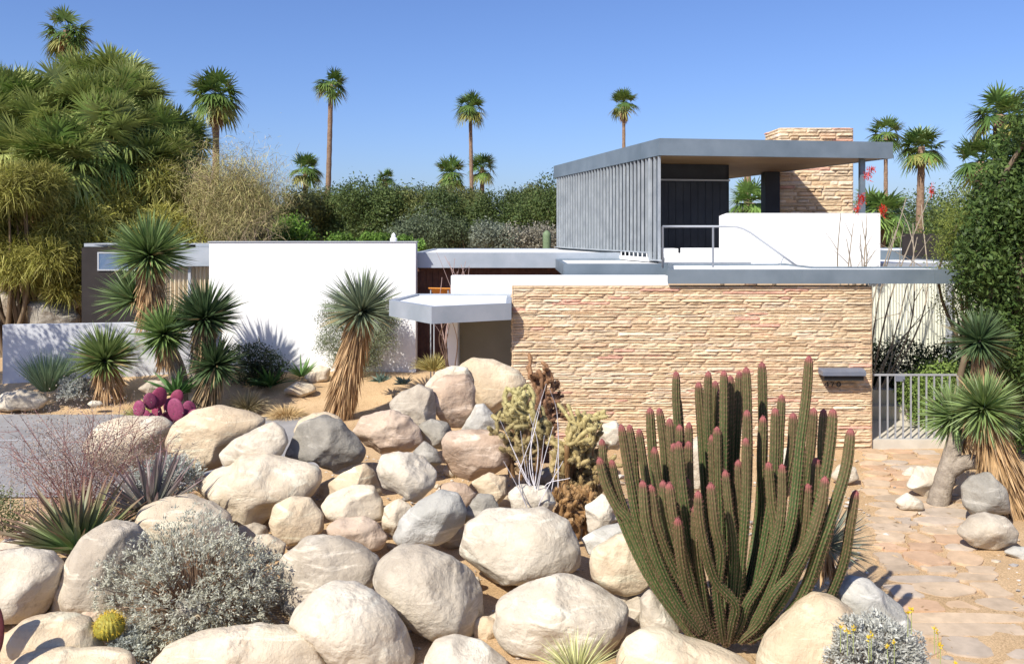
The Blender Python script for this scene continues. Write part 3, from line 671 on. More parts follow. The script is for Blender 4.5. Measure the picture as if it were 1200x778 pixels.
# balcony parapet and steps
g = G(); v = [(4.66,3.0),(8.0,3.0),(8.0,4.42),(4.82,4.42),(4.66,4.36)]
y0, y1 = 19.0, 19.2
g.add([(x, y0, z) for x, z in v]+[(x, y1, z) for x, z in v], [(0,1,6,5),(1,2,7,6),(2,3,8,7),(3,4,9,8),(4,0,5,9)])
g.f.append(np.array([(0,3,2),(0,2,1),(0,4,3),(5,7,8),(5,6,7),(5,8,9)])+g.n-10)
part(g, 'parapet', 'white', house)
g = G().box(8.2-.2, 8.2, 19.0, 22, 3.0, 4.42); part(g, 'parapet', 'white', house)
g = G().box(3.82, 4.655, 19.0, 19.35, 3.0, 3.64)
part(g, 'step_block', 'white', house)
for k in range(3):
    g = G().box(3.45, 3.815, 19.02+k*.28, 19.4+k*.28+(.8 if k == 2 else 0), 3.1, 3.42+k*.1); part(g, 'stair_step', 'roofwhite', house)
# railing
g = G(); r_ = .022; Yr = 17.6
zt = 4-(265.5-272)/1000*Yr; 
def px(x, y): return tuple(at(x, y, Yr))
pts = [px(776.5,265.5), px(800,265.5), px(850,265.5), px(864,266), px(872,268.5), px(880,273), px(905,291), px(933,311.5)]
g.tube(pts, r_, 8)
part(g, 'handrail', 'rail', house, True)
for x_ in (776.5, 835.6):
    g = G().tube([px(x_, 265.5), (px(x_,265.5)[0], Yr, RT-.05)], r_, 8); part(g, 'railing_post', 'rail', house, True)
g = G().tube([px(776.5,308.2), px(880,308.2)], .014, 6); part(g, 'railing_base', 'rail', house, True)
g = G().tube([px(918,302), px(914,311)], .01, 6); part(g, 'railing_bracket', 'rail', house, True)
# courtyard behind the gate: corrugated panel, post, brown fence band
g = G(); v = []; n = 44; x0, x1 = 8.0, 10.9
for i in range(n+1):
    xx = x0+i*(x1-x0)/n
    for (dx, dy) in ((0,0), (.28,0), (.36,.03), (.44,.03)): v += [(xx+dx*(x1-x0)/n, 19.2-dy, .3), (xx+dx*(x1-x0)/n, 19.2-dy, 3.2)]
g.add(v, [(2*i, 2*i+2, 2*i+3, 2*i+1) for i in range(len(v)//2-1)]); g.box(x0, x1, 19.22, 19.3, .3, 3.2)
part(g, 'corrugated_wall', 'cream', house)
g = G().box(9.65, 9.75, 18.9, 19.0, .0, 3.04); part(g, 'downpipe', 'rail', house)
g = G().box(11.6, 13.6, 25.3, 25.4, 3.3, 3.95); part(g, 'wood_screen', 'dark', house)
for y in (16.2,): pass
g = G().box(6.68, 8.4, 18.6, 18.8, 0, .9); part(g, 'planter_wall', 'inner', house)  # dark panel colour puts the black courtyard shade into this wall
# sunshade lying on the terrace behind the parapet
g = G(); a = at(502,337,19.6); b_ = at(529,337.5,19.6)
g.add([a, b_, b_+[-.05,.6,-.22], a+[.12,.6,-.22], a+[0,0,-.02], b_+[0,0,-.02], b_+[-.05,.6,-.25], a+[.12,.6,-.25]], [(0,1,2,3),(7,6,5,4),(0,4,5,1),(1,5,6,2),(2,6,7,3),(3,7,4,0)])
g2 = G()
t = thing('garden_chair', 'garden chair with orange seat seen in front of the dark redwood wall', 'chair', (a[0]+.3, 19.9, .5))
part(g, 'seat', 'orange', t)
for dx, dy in ((.05,.05),(.45,.05),(.08,.55),(.42,.55)):
    g = G().tube([(a[0]+dx, 19.6+dy, .3), (a[0]+dx, 19.6+dy, a[2]-.03-(.2 if dy > .3 else 0))], .015, 6); part(g, 'leg', 'rail', t)

# wall light with house number
t = thing('wall_light', 'long grey wall light fixed to the stone wall beside the gate', 'wall light', (6.12, 15.72, 1.45))
a0 = at(962,432,15.6); a1 = at(1012.5,447,15.6)
g = G(); xs0, xs1 = a0[0], a1[0]; zt_, zm, zb = a0[2], a0[2]-.115, a1[2]+.02
prof = [(15.735, zt_-.0), (15.60, zt_-.0), (15.50, zt_-.045), (15.50, zm), (15.735, zm)]
n = len(prof); V = [(xs0+(.03 if i == 1 else 0), y, z) for i, (y, z) in enumerate(prof)]+[(xs1, y, z) for y, z in prof]
g.add(V, [(i, (i+1) % n, n+(i+1) % n, n+i) for i in range(n)]); g.f.append(np.array([(0,2,1),(0,3,2),(0,4,3),(5,6,7),(5,7,8),(5,8,9)])+g.n-2*n)
part(g, 'hood', 'lampmetal', t)
g = G().box(xs0+.05, xs1-.02, 15.56, 15.735, zb, zm-.003); part(g, 'lamp_housing', 'black', t)
def glyph(chx, x, z, s):
    g = G()
    st = {'4': [[(.75,0),(.75,1)], [(.75,1),(.05,.35),(.98,.35)]], '7': [[(.05,.95),(.9,.95),(.35,0)]], '0': [[(.5+.42*math.cos(q*PI/8), .5+.46*math.sin(q*PI/8)) for q in range(17)]]}[chx]
    for l in st: g.tube([(x+p[0]*s*.85, 15.715, z+p[1]*s) for p in l], .011, 6)
    return g
hn = thing('house_number', 'small dark numerals 470 on the stone wall under the grey wall light', 'house number', (6.0, 15.72, 1.2))
for ch_, px_ in (('4', 966.5), ('7', 973), ('0', 980.5)):
    p = at(px_, 453, 15.715); part(glyph(ch_, p[0], p[2]-.0, .088), 'numeral', 'black', hn)

# gate and its slab
t = thing('gate', 'pale metal bar gate with a latch box at the right end of the stone wall', 'gate', (7.4, 15.95, .1))
gy_ = 15.95; g0 = at(1022.5,439,gy_); g1 = at(1121,517,gy_)
zt_, zb = g0[2], g1[2]+.04
for nm, z in (('top_rail', zt_), ('bottom_rail', zb)):
    g = G().box(g0[0], g1[0], gy_-.015, gy_+.015, z-.02, z+.015); part(g, nm, 'gate', t)
for k in range(11):
    x = (1031+k*9.1-600)*gy_/1000
    g = G().box(x-.013, x+.013, gy_-.011, gy_+.011, zb+.016, zt_-.021); part(g, 'bar', 'gate', t)
g = G(); q = at(1049,440,gy_); g.box(q[0], q[0]+.17, gy_-.03, gy_+.03, zt_-.12, zt_-.021); g.box(q[0]+.125, q[0]+.15, gy_-.06, gy_-.031, zt_-.085, zt_-.06); part(g, 'latch', 'lampmetal', t)
g = G().box(6.68, 8.45, 15.86, 17.5, -.1, .14); o = g.build('doorstep', 'concrete'); tag(o, 'pale concrete slab at the foot of the bar gate', 'doorstep')
t = thing('stone_steps', 'small pale stacked stone steps behind the gate', 'steps', (7.7, 17.7, .13))
g = G().box(7.32, 8.2, 17.55, 18.1, .0, .42); part(g, 'step', 'concrete', t)
g = G().box(7.42, 7.98, 17.72, 18.25, .42, .72); part(g, 'step', 'concrete', t)

# low wall on the left
g = G(); p0 = at(3,381,20.5); p1 = at(250,378.5,21.3)
n2 = unit(np.array([-(p1-p0)[1], (p1-p0)[0]]))*.2
z0w = .2
g.add([(p0[0],p0[1],z0w),(p1[0],p1[1],z0w),(p1[0]+n2[0],p1[1]+n2[1],z0w),(p0[0]+n2[0],p0[1]+n2[1],z0w),
       (p0[0],p0[1],p0[2]),(p1[0],p1[1],p0[2]),(p1[0]+n2[0],p1[1]+n2[1],p0[2]),(p0[0]+n2[0],p0[1]+n2[1],p0[2])],
      [(0,3,2,1),(4,5,6,7),(0,1,5,4),(1,2,6,5),(2,3,7,6),(3,0,4,7)])
o = g.build('garden_wall', 'lowwall', None); tag(o, 'low light grey garden wall dappled with tree shade at the left', 'wall')

# thin white fence at the left edge of the drive
t = thing('wire_fence', 'thin white metal fence beside the driveway at the left edge', 'fence', (-6.9, 11.9, 0))
Yf = 12.2
z = at(0,516,Yf)[2]
g = G().tube([at(-60,517.5,Yf), at(72,514.5,Yf)], .009, 6); part(g, 'top_rail', 'gate', t)
for xx in (-32, -18, -3, 12.5, 28.5, 44.5, 60):
    p = at(xx, 516.5-(xx/44), Yf); g = G().tube([(p[0],Yf,-.05), (p[0],Yf,p[2])], .008, 6); part(g, 'post', 'gate', t)
# ---------------------------------------------------------------- plants
def T(x, y): return float(th(x, y))
def sph(n, zlo=-1, zhi=1):
    z = rng.uniform(zlo, zhi, n); a = rng.uniform(0, 2*PI, n); r = np.sqrt(1-z*z)
    return np.stack([r*np.cos(a), r*np.sin(a), z], 1)

# the big columnar cactus: every stem is its own part
E = lambda x, y: (680+x/2.058, 400+y/2.058)
STEMS = [
 [(45,280),(60,340),(88,398),(120,440)], [(52,235),(58,300),(80,380)], [(75,285),(88,350),(115,425)],
 [(98,200),(110,280),(122,350),(137,430),(170,520),(225,610)], [(118,200),(128,270),(136,350),(160,450)], [(141,210),(150,280),(165,370),(190,460)],
 [(168,160),(172,240),(182,340),(210,450)], [(190,160),(200,240),(208,330),(228,440)], [(178,255),(186,330),(205,420),(235,500)],
 [(215,185),(220,260),(232,360)], [(231,72),(232,150),(240,260),(250,380)], [(234,130),(240,220),(250,330)], [(239,200),(242,300),(255,420)],
 [(262,195),(262,290),(268,420)], [(150,335),(158,430),(188,530),(235,625),(290,700)], [(170,345),(184,440),(218,530),(262,610)],
 [(199,335),(208,420),(235,520)], [(214,340),(226,430),(250,520)], [(225,245),(230,330),(242,430)], [(237,240),(244,330),(256,420)],
 [(261,240),(260,330),(268,440)], [(258,330),(262,430),(280,530)], [(284,360),(286,420),(300,500),(325,575),(372,632)], [(277,395),(280,500),(292,590),(305,680)],
 [(234,425),(242,520),(262,610),(300,690)], [(285,98),(292,200),(300,330),(312,470)], [(309,72),(307,160),(312,280),(320,400)],
 [(326,95),(321,200),(322,320)], [(346,70),(346,190),(345,330)], [(337,115),(341,240),(342,360)], [(362,82),(360,200),(358,330)],
 [(384,72),(378,180),(372,320)], [(400,62),(403,160),(404,290),(398,420)], [(388,110),(377,220),(370,350)], [(366,118),(366,230),(364,340)],
 [(438,50),(440,150),(440,280),(430,430)], [(402,165),(402,280),(396,420)], [(441,180),(437,290),(440,420)], [(330,205),(331,300),(335,420)],
 [(317,225),(320,330),(326,430)], [(314,340),(324,440),(338,510),(330,590)], [(349,310),(358,400),(370,500)], [(399,232),(400,330),(396,440)],
 [(381,285),(385,400),(388,560),(390,710)], [(486,128),(481,220),(476,330),(465,430)], [(470,160),(468,270),(462,380)], [(514,172),(510,260),(492,350),(475,430)],
 [(552,35),(545,130),(531,240),(520,350),(505,450)], [(563,160),(556,250),(545,340),(525,430)], [(587,162),(583,240),(575,330)], [(610,162),(605,230),(592,320),(570,420),(545,500)],
 [(653,210),(642,300),(616,390),(580,490),(545,590),(500,680)], [(534,243),(530,330),(520,430),(503,520)], [(569,280),(565,370),(552,450)],
 [(591,325),(581,400),(552,490),(512,560),(465,612)], [(549,342),(545,430),(530,500),(495,540)], [(665,358),(652,440),(636,530),(600,620),(555,680)],
 [(454,290),(460,380),(468,470)], [(487,295),(485,410),(468,500),(438,575),(402,632)], [(609,420),(590,490),(562,565),(530,620)],
 [(600,640),(560,655),(500,690),(450,715)], [(340,640),(345,690),(352,730)],
]
CY = 8.1
cb = at(680+352/2.058, 400+728/2.058, CY)
cact = thing('columnar_cactus', 'huge many armed green columnar cactus with pink tips in front of the stone wall', 'cactus', (cb[0], CY, T(cb[0], CY)))
rsC = random.Random(5)
for si, S in enumerate(STEMS):
    tipx, tipy = S[0]
    if len(S) >= 5 or tipy > 330: dy = -.46+.14*rsC.uniform(-1, 1)
    elif tipy > 230: dy = -.12+.15*rsC.uniform(-1, 1)
    elif tipy > 150: dy = .15+.2*rsC.uniform(-1, 1)
    else: dy = .50+.28*rsC.uniform(-1, 1)
    pts = list(S); xl, yl = pts[-1]
    if yl < 640:
        bx_ = 352+(xl-352)*.28; pts.append((352+(xl-352)*.70, yl+(728-yl)*.5+ (8 if abs(xl-352) > 90 else 0))); pts.append((bx_, 722))
    m_ = len(pts); ys_ = np.array([p[1] for p in pts], float)
    P3 = []
    for (ex, ey) in pts:
        k = np.clip((728-ey)/260, 0, 1)**.8; Yq = CY+dy*k
        P3.append(at(*E(ex, ey), Yq))
    path = smoothpath(P3[::-1], 14)
    # even spacing
    sl_ = np.concatenate([[0], np.cumsum(np.linalg.norm(np.diff(path, axis=0), axis=1))]); tot = sl_[-1]
    nr = max(12, int(tot/.021)); ss = np.linspace(0, tot, nr); path = np.stack([np.interp(ss, sl_, path[:, k]) for k in range(3)], 1)
    rad = np.interp(ss, [0, tot*.15, tot*.5, tot-.2, tot-.07, tot-.02, tot], np.array([.034, .039, .041, .039, .035, .024, .006])*rsC.uniform(.90, 1.05))
    if si == 60: rad *= .85
    t = np.gradient(path, axis=0); t = unit(t); ref = np.array([0, 1., 0]); a = unit(np.cross(t, ref)); bb = np.cross(t, a)
    nrib = 9; sides = nrib*4; thv = np.arange(sides)*2*PI/sides + rsC.uniform(0, 1)
    prof = 1+.19*np.array([1, .1, -1, .1]*nrib)
    V = path[:, None]+rad[:, None, None]*prof[None, :, None]*(a[:, None]*np.cos(thv)[None, :, None]+bb[:, None]*np.sin(thv)[None, :, None])
    gdist = (tot-ss)
    green = np.array([.062, .112, .033])*rsC.uniform(.85, 1.15); val = np.array([.022, .045, .014]); crest = np.array([.26, .13, .085]); pink = np.array([.27, .065, .075]); old = np.array([.20, .13, .07])  # greens darkened to deepen the shade in the gaps
    Cc_ = np.zeros((nr, sides, 3)); dots = (np.arange(nr) % 2)[:, None]
    cresti = (np.arange(sides) % 4 == 0)[None]; vali = (np.arange(sides) % 4 == 2)[None]
    base_ = np.broadcast_to(green, (nr, sides, 3)).copy(); base_[:, (np.arange(sides) % 4 == 2)] = val
    red = rsC.uniform(.1, .6)
    base_ = base_*(1-.25*red)+np.array([.16,.06,.04])*.25*red
    cm = (cresti & (dots == 1)); base_[np.broadcast_to(cm, (nr, sides))] = crest
    pk_ = (1-sstep(.01, .085, gdist))[:, None, None]; base_ = base_*(1-pk_)+pink*pk_*(1+.5*(cresti[..., None]))*1.0
    reddish = (1-sstep(.15, .9, gdist))[:, None, None]*.30; base_ = base_*(1-reddish)+np.array([.20,.10,.065])*reddish
    lo_ = (1-sstep(0, .5, ss))[:, None, None]*.3; base_ = base_*(1-lo_)+old*lo_
    g = G(); i = np.arange(nr-1)[:, None]*sides; j = np.arange(sides)[None]; k = (j+1) % sides
    g.add(V.reshape(-1, 3), np.stack([i+j, i+k, i+sides+k, i+sides+j], -1).reshape(-1, 4), np.clip(base_, 0, 1).reshape(-1, 3))
    # spines along the crests
    cr_idx = np.arange(0, sides, 4); rows = np.arange(1, nr, 2)
    cp = V[rows][:, cr_idx].reshape(-1, 3); cen = np.repeat(path[rows], len(cr_idx), 0); outw = unit(cp-cen)
    cp = np.repeat(cp, 4, 0); outw = unit(np.repeat(outw, 4, 0)+rng.normal(0, .55, cp.shape))
    nearT = np.repeat(np.repeat((gdist[rows] < .09), len(cr_idx)), 4)
    col = np.where(nearT[:, None], (.42,.15,.15), (.36,.20,.14))
    g.blades(cp, outw, rng.uniform(.012, .024, len(cp)), .0022, 0, col, segs=1)
    g.build('stem', 'cactus', cact, True, origin=tuple(wloc(cact))) if True else None

# ---- yucca / desert plants
def head(g, c, n, Lr, W, axis_=(0,0,1), spread=-.35, col=(.10,.19,.05), c2=(.18,.28,.09), tip=None, droop=.05, r0=.05, fold=.25):
    ax_ = unit(np.array(axis_, float)); d = sph(int(n*2.4)); dt = d@ax_; d = d[dt > spread][:n]; n = len(d); dt = d@ax_
    L_ = rng.uniform(*Lr, n)*(.8+.2*np.clip(dt+.6, 0, 1))
    col_ = var(n, col, .17, c2); dead = (rng.random(n) < .07) & (dt < .5); col_[dead] = var(int(dead.sum()), (.38,.28,.14), .2); d = unit(d+rng.normal(0, .05, d.shape))
    g.blades(np.array(c)+d*r0, d, L_, W*rng.uniform(.8, 1.2, n), droop*(1.2-dt), col_, tip=col_*.9+np.array([.04,.035,.02]) if tip is None else tip, fold=fold, prof=np.array([.8, 1, .7, .04]))
def skirt(g, top, bot, n, L, W, col=(.36,.22,.11), c2=(.52,.36,.20), r=.12, out=.35):
    top = np.array(top, float); bot = np.array(bot, float); t = rng.random(n)**.9
    P = top*(1-t)[:, None]+bot*t[:, None]; a = rng.uniform(0, 2*PI, n); o = np.stack([np.cos(a), np.sin(a), np.zeros(n)], 1)
    axd = unit(bot-top); d = unit(axd+o*rng.uniform(out*.5, out*1.3, n)[:, None])
    g.blades(P+o*(r*rng.uniform(.5, 1, n))[:, None], d, L*rng.uniform(.6, 1.1, n), W, rng.uniform(0, .15, n), var(n, col, .2, c2), fold=.2)
def trunk_g(pts, r, col=None, sides=12, wob=.12):
    g = G(); p = smoothpath(pts, 8); rr = np.interp(np.linspace(0, 1, len(p)), np.linspace(0, 1, len(r)), r)
    rr = rr*(1+wob*np.array([noise.noise((k*.7, 0, len(p))) for k in range(len(p))])); g.tube(p, rr, sides); return g
def yucca(label, base, heads, group=None, mat='greybark', name='yucca'):
    """base (x,y); heads: (centre, n, (Lmin,Lmax), W, axis, skirt length, colours, trunk path)"""
    t = thing(name, label, 'yucca', (base[0], base[1], T(*base)), group)
    for hd in heads:
        c = np.array(hd['c'])
        if 'trunk' in hd: part(trunk_g([np.array(p) for p in hd['trunk']]+[c], hd.get('tr', [.13, .1, .08])), 'trunk', mat, t, True)
        g = G(); head(g, c, hd['n'], hd['L'], hd.get('W', .035), hd.get('ax', (0,-.15,1)), hd.get('sp', -.4), hd.get('col', (.11,.19,.055)), hd.get('c2', (.20,.29,.10)), droop=hd.get('droop', .05))
        part(g, 'leaf_rosette', 'blade', t)
        if hd.get('sk'):
            g = G(); bt = np.array(hd['sk']); skirt(g, c+np.array([0,0,-.02]), bt, hd.get('sn', 500), hd.get('sL', .35), .03, r=hd.get('sr', .1), out=hd.get('so', .35), col=hd.get('scol', (.36,.22,.11)))
            part(g, 'dead_leaf_skirt', 'dry', t)
    return t
YU = 18.3
# central yucca: green head over a long brown skirt
c = at(424,365,YU); b0 = at(399,484,YU)
yucca('single stemmed grey green yucca over a long brown skirt, before the white wall', (b0[0], YU),
  [dict(c=c, n=560, L=(.75,1.12), W=.036, sp=-.35, ax=(.05,-.2,1), col=(.15,.20,.12), c2=(.26,.31,.20), trunk=[(b0[0],YU,0), (b0[0]+.05,YU,.5), tuple(at(409,420,YU))], tr=[.2,.17,.13], sk=tuple(at(398,478,YU)), sn=1700, sL=.55, sr=.24, so=.30)])
# forked yucca left: five heads on dark trunks
Y1 = 18.9
hb = at(215,470,Y1)
def hd(px, py, Y, n, L, **k):
    c = at(px, py, Y); d = dict(c=c, n=n, L=L); d.update(k); return d
root = (hb[0], Y1, 0.02)
yucca('tall forked yucca with several spiky green heads left of the white wall', (hb[0], Y1), [
  hd(176,300,Y1, 620, (.80,1.12), W=.05, sk=tuple(at(178,372,Y1)), sn=600, sL=.5, sr=.2, so=.45, trunk=[root, tuple(at(206,430,Y1)), tuple(at(182,372,Y1))], tr=[.22,.17,.12], ax=(0,-.3,1)),
  hd(157,352,Y1+.5, 420, (.65,.98), W=.045, col=(.12,.20,.07), c2=(.2,.28,.12)),
  hd(193,392,Y1-.4, 420, (.55,.85), W=.045, col=(.11,.19,.05), c2=(.2,.30,.09), sk=tuple(at(195,425,Y1-.4)), sn=320, sL=.35, sr=.15, ax=(.1,-.5,1), trunk=[root, tuple(at(205,440,Y1-.3))], tr=[.16,.13,.1])])
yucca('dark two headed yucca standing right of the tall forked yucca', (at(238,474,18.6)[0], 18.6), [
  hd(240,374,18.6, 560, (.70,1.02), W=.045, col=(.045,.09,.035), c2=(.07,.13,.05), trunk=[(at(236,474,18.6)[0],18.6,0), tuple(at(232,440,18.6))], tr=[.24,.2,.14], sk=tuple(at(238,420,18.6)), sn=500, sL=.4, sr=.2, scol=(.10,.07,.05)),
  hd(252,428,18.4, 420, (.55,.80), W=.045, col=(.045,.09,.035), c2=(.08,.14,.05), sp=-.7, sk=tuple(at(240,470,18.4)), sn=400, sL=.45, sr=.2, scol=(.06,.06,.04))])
yucca('stemless yellow green yucca in front of the low grey wall', (at(123,455,19.6)[0], 19.6), [
  hd(123,423,19.6, 560, (.62,.98), W=.045, col=(.13,.19,.05), c2=(.22,.30,.10), sp=-.35, sk=tuple(at(128,462,19.6)), sn=500, sL=.45, sr=.22, so=.5, trunk=[(at(125,460,19.6)[0],19.6,.05)], tr=[.2,.15])])
# right: leaning yucca in the sun and one behind with shade put into its colours
Y2 = 12.6
yucca('yucca with big yellow green heads on leaning grey trunks, right of the gate', (at(1100,585,Y2)[0], Y2), [
  hd(1153,478,Y2-.5, 620, (.43,.61), W=.030, col=(.15,.23,.06), c2=(.27,.36,.15), ax=(-.1,-.8,.6), sp=-.45, sk=tuple(at(1186,600,Y2-.4)), sn=1500, sL=.42, sr=.20, so=.4, scol=(.42,.27,.13),
     trunk=[tuple(at(1196,612,Y2-.3)), tuple(at(1180,545,Y2-.2))], tr=[.14,.13,.11]),
  hd(1118,488,Y2+.2, 420, (.38,.58), W=.028, col=(.16,.25,.07), c2=(.26,.36,.15), ax=(-.5,-.4,.8), sp=-.3, sk=tuple(at(1126,520,Y2+.2)), sn=200, sL=.25, sr=.12,
     trunk=[tuple(at(1098,592,Y2)), tuple(at(1112,545,Y2)), tuple(at(1120,510,Y2+.1))], tr=[.15,.12,.09]),
  ])
g_ = trunk_g([at(1105,560,Y2), at(1130,542,Y2-.1), at(1160,545,Y2-.2), at(1185,560,Y2-.3)], [.10,.11,.11,.12]); 
part(g_, 'trunk', 'greybark', [o for o in bpy.data.objects if o.get('label', '').startswith('yucca with big')][0], True)
yucca('yucca coloured dark as tree shade above the sunlit leaning yucca', (at(1150,520,13.9)[0], 13.9), [
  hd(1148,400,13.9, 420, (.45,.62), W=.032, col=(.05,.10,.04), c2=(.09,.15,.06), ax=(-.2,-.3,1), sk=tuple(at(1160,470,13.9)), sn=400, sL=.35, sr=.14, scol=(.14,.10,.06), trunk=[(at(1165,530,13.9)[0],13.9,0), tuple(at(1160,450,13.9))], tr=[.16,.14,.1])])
yucca('narrow leaved grey green yucca half hidden behind the right side of the columnar cactus', (at(978,655,8.9)[0], 8.9), [
  hd(968,640,8.9, 420, (.40,.60), W=.012, col=(.20,.24,.18), c2=(.30,.34,.26), sp=-.25, ax=(0,0,1), sk=tuple(at(968,665,8.9)), sn=120, sL=.2, sr=.08)])

def clump(name, label, cat, cpos, n, L, W, col, c2, tip=None, up=(.25, 1), droop=.25, fold=.0, mat='blade', r=.06, group=None, segs=4, partn=None):
    x, y = cpos[0], cpos[1]; z = cpos[2] if len(cpos) > 2 else T(x, y)
    g = G(); d = sph(n, *up); P = np.array([x, y, z])+np.stack([d[:, 0]*r, d[:, 1]*r, np.zeros(n)], 1)
    col_ = var(n, col, .18, c2); tp = col_ if tip is None else var(n, tip, .15)
    prof = np.concatenate([[.75], 1-np.clip((np.linspace(0, 1, segs+1)[1:]-.35)/.65, 0, 1)**1.5]); prof[-1] = .04
    g.blades(P, d, rng.uniform(L[0], L[1], n), W*rng.uniform(.8, 1.2, n), droop*rng.uniform(.5, 1.3, n), col_, tip=tp, segs=segs, fold=fold, prof=prof)
    o = g.build(name, mat, None, origin=(x, y, z)); tag(o, label, cat, group); return o
def gp(px, py, Y): p = at(px, py, Y); return (p[0], p[1])
def gpz(px, py, Y): return tuple(at(px, py, Y))
clump('agave', 'large green agave with red tinged upright leaves at the left edge among the boulders', 'agave', gpz(92,643,9.7), 120, (.65,.98), .075, (.11,.25,.06), (.22,.35,.15), tip=(.26,.12,.10), up=(.28,1), droop=.05, fold=.5, r=.1)
clump('agave', 'purple grey agave with stiff narrow leaves behind the low cream boulder', 'agave', gpz(178,600,10.4), 80, (.60,.88), .055, (.15,.20,.14), (.24,.25,.21), tip=(.24,.14,.15), up=(.45,1), droop=.03, fold=.5, r=.1)
clump('agave', 'small bright green agave at the foot of the white wall, left of the central yucca', 'agave', gpz(353,441,20.9), 26, (.45,.62), .07, (.13,.25,.07), (.22,.34,.12), up=(.35,1), droop=.04, fold=.4)
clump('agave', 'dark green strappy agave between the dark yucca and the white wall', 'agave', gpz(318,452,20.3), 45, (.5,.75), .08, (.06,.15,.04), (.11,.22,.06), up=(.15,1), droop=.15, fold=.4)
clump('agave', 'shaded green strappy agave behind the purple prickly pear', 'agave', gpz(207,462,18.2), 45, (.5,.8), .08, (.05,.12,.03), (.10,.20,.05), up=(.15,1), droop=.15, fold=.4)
for px_, py_, lb in ((447,447,'tiny blue green agave right of the central yucca, nearer the yucca'), (473,450,'tiny blue green agave right of the central yucca, nearer the canopy')):
    clump('agave', lb, 'agave', gpz(px_,py_,19.7), 40, (.18,.30), .05, (.15,.22,.17), (.22,.30,.24), up=(.1,1), droop=.05, fold=.4)
clump('ornamental_grass', 'pale green feathery grass tuft at the foot of the dark yucca', 'grass tuft', gpz(290,480,18.9), 900, (.45,.75), .010, (.36,.33,.14), (.50,.42,.22), tip=(.55,.44,.28), up=(.35,1), droop=.35, mat='dry', r=.12)
clump('ornamental_grass', 'golden drooping grass tuft left of the central yucca skirt', 'grass tuft', gpz(336,491,18.5), 1400, (.40,.65), .010, (.50,.34,.14), (.62,.46,.22), tip=(.62,.46,.26), up=(.2,1), droop=.6, mat='dry', r=.15)
clump('ornamental_grass', 'tall golden green grass tuft under the canopy', 'grass tuft', gpz(508,434,18.6), 700, (.35,.6), .012, (.35,.30,.10), (.50,.42,.18), up=(.45,1), droop=.35, mat='dry', r=.15)
clump('ornamental_grass', 'low yellow grass tuft beside the purple prickly pear', 'grass tuft', gpz(162,487,17.9), 300, (.2,.35), .012, (.35,.34,.10), (.46,.44,.18), up=(.4,1), droop=.35, mat='dry', r=.15)
clump('ornamental_grass', 'yellow green spiky grass tuft in front of the chipped white boulder at the bottom edge', 'grass tuft', gpz(676,790,7.1), 240, (.26,.44), .010, (.42,.42,.16), (.60,.58,.30), up=(.3,1), droop=.12, mat='dry', r=.06)

# leafy shrubs and bushes: lobes of leaves on a few stems
def lobes(g, centres, radii, n, size, col, c2, shell=.55, aspect=.5, squash=1.0, bias=.6, dark=None, sd=.12):
    centres = np.array(centres, float); radii = np.array(radii, float); wgt = radii**2; wgt /= wgt.sum()
    k = rng.choice(len(centres), n, p=wgt); d = sph(n); r = (shell+(1-shell)*rng.random(n)**.5)
    # uneven surface: radius depends on direction
    ph = rng.uniform(0, 6, (len(centres), 3)); bump_ = 1+.18*np.sin(4*d[:, 0]+ph[k, 0])*np.sin(5*d[:, 2]+ph[k, 1])+.10*np.sin(9*d[:, 1]+ph[k, 2])
    P = centres[k]+d*(radii[k]*r*bump_)[:, None]*[1, 1, squash]+rng.normal(0, sd, (n, 3))*radii[k][:, None]
    tint = rng.random((len(centres), 1))*.5+.75
    col_ = var(n, col, .22, c2)*tint[k]
    g.leaves(P, size*rng.uniform(.6, 1.3, n), np.clip(col_, 0, .9), out=d, aspect=aspect, bias=bias); return g
def stems(g, base, ends, r0, r1, col, sides=6):
    for e_ in ends:
        b_ = np.array(base, float); e_ = np.array(e_, float); mid = (b_+e_)/2+rng.normal(0, .08, 3)*np.linalg.norm(e_-b_); mid[2] = max(mid[2], b_[2])
        p = smoothpath([b_, mid, e_], 4); g.tube(p, np.linspace(r0, r1, len(p)), sides, col)
def shrub(name, label, cat, base, cs, rs_, n, size, col, c2, group=None, stemcol=(.20,.15,.10), r0=.03, mat='leaf', leafname='foliage', **k):
    t = thing(name, label, cat, base, group)
    g = G(); lobes(g, cs, rs_, n, size, col, c2, **k); part(g, leafname, mat, t)
    g = G(); stems(g, base, cs, r0, r0*.35, stemcol); part(g, 'stem' if cat != 'tree' else 'trunk', 'twig', t, True)
    return t
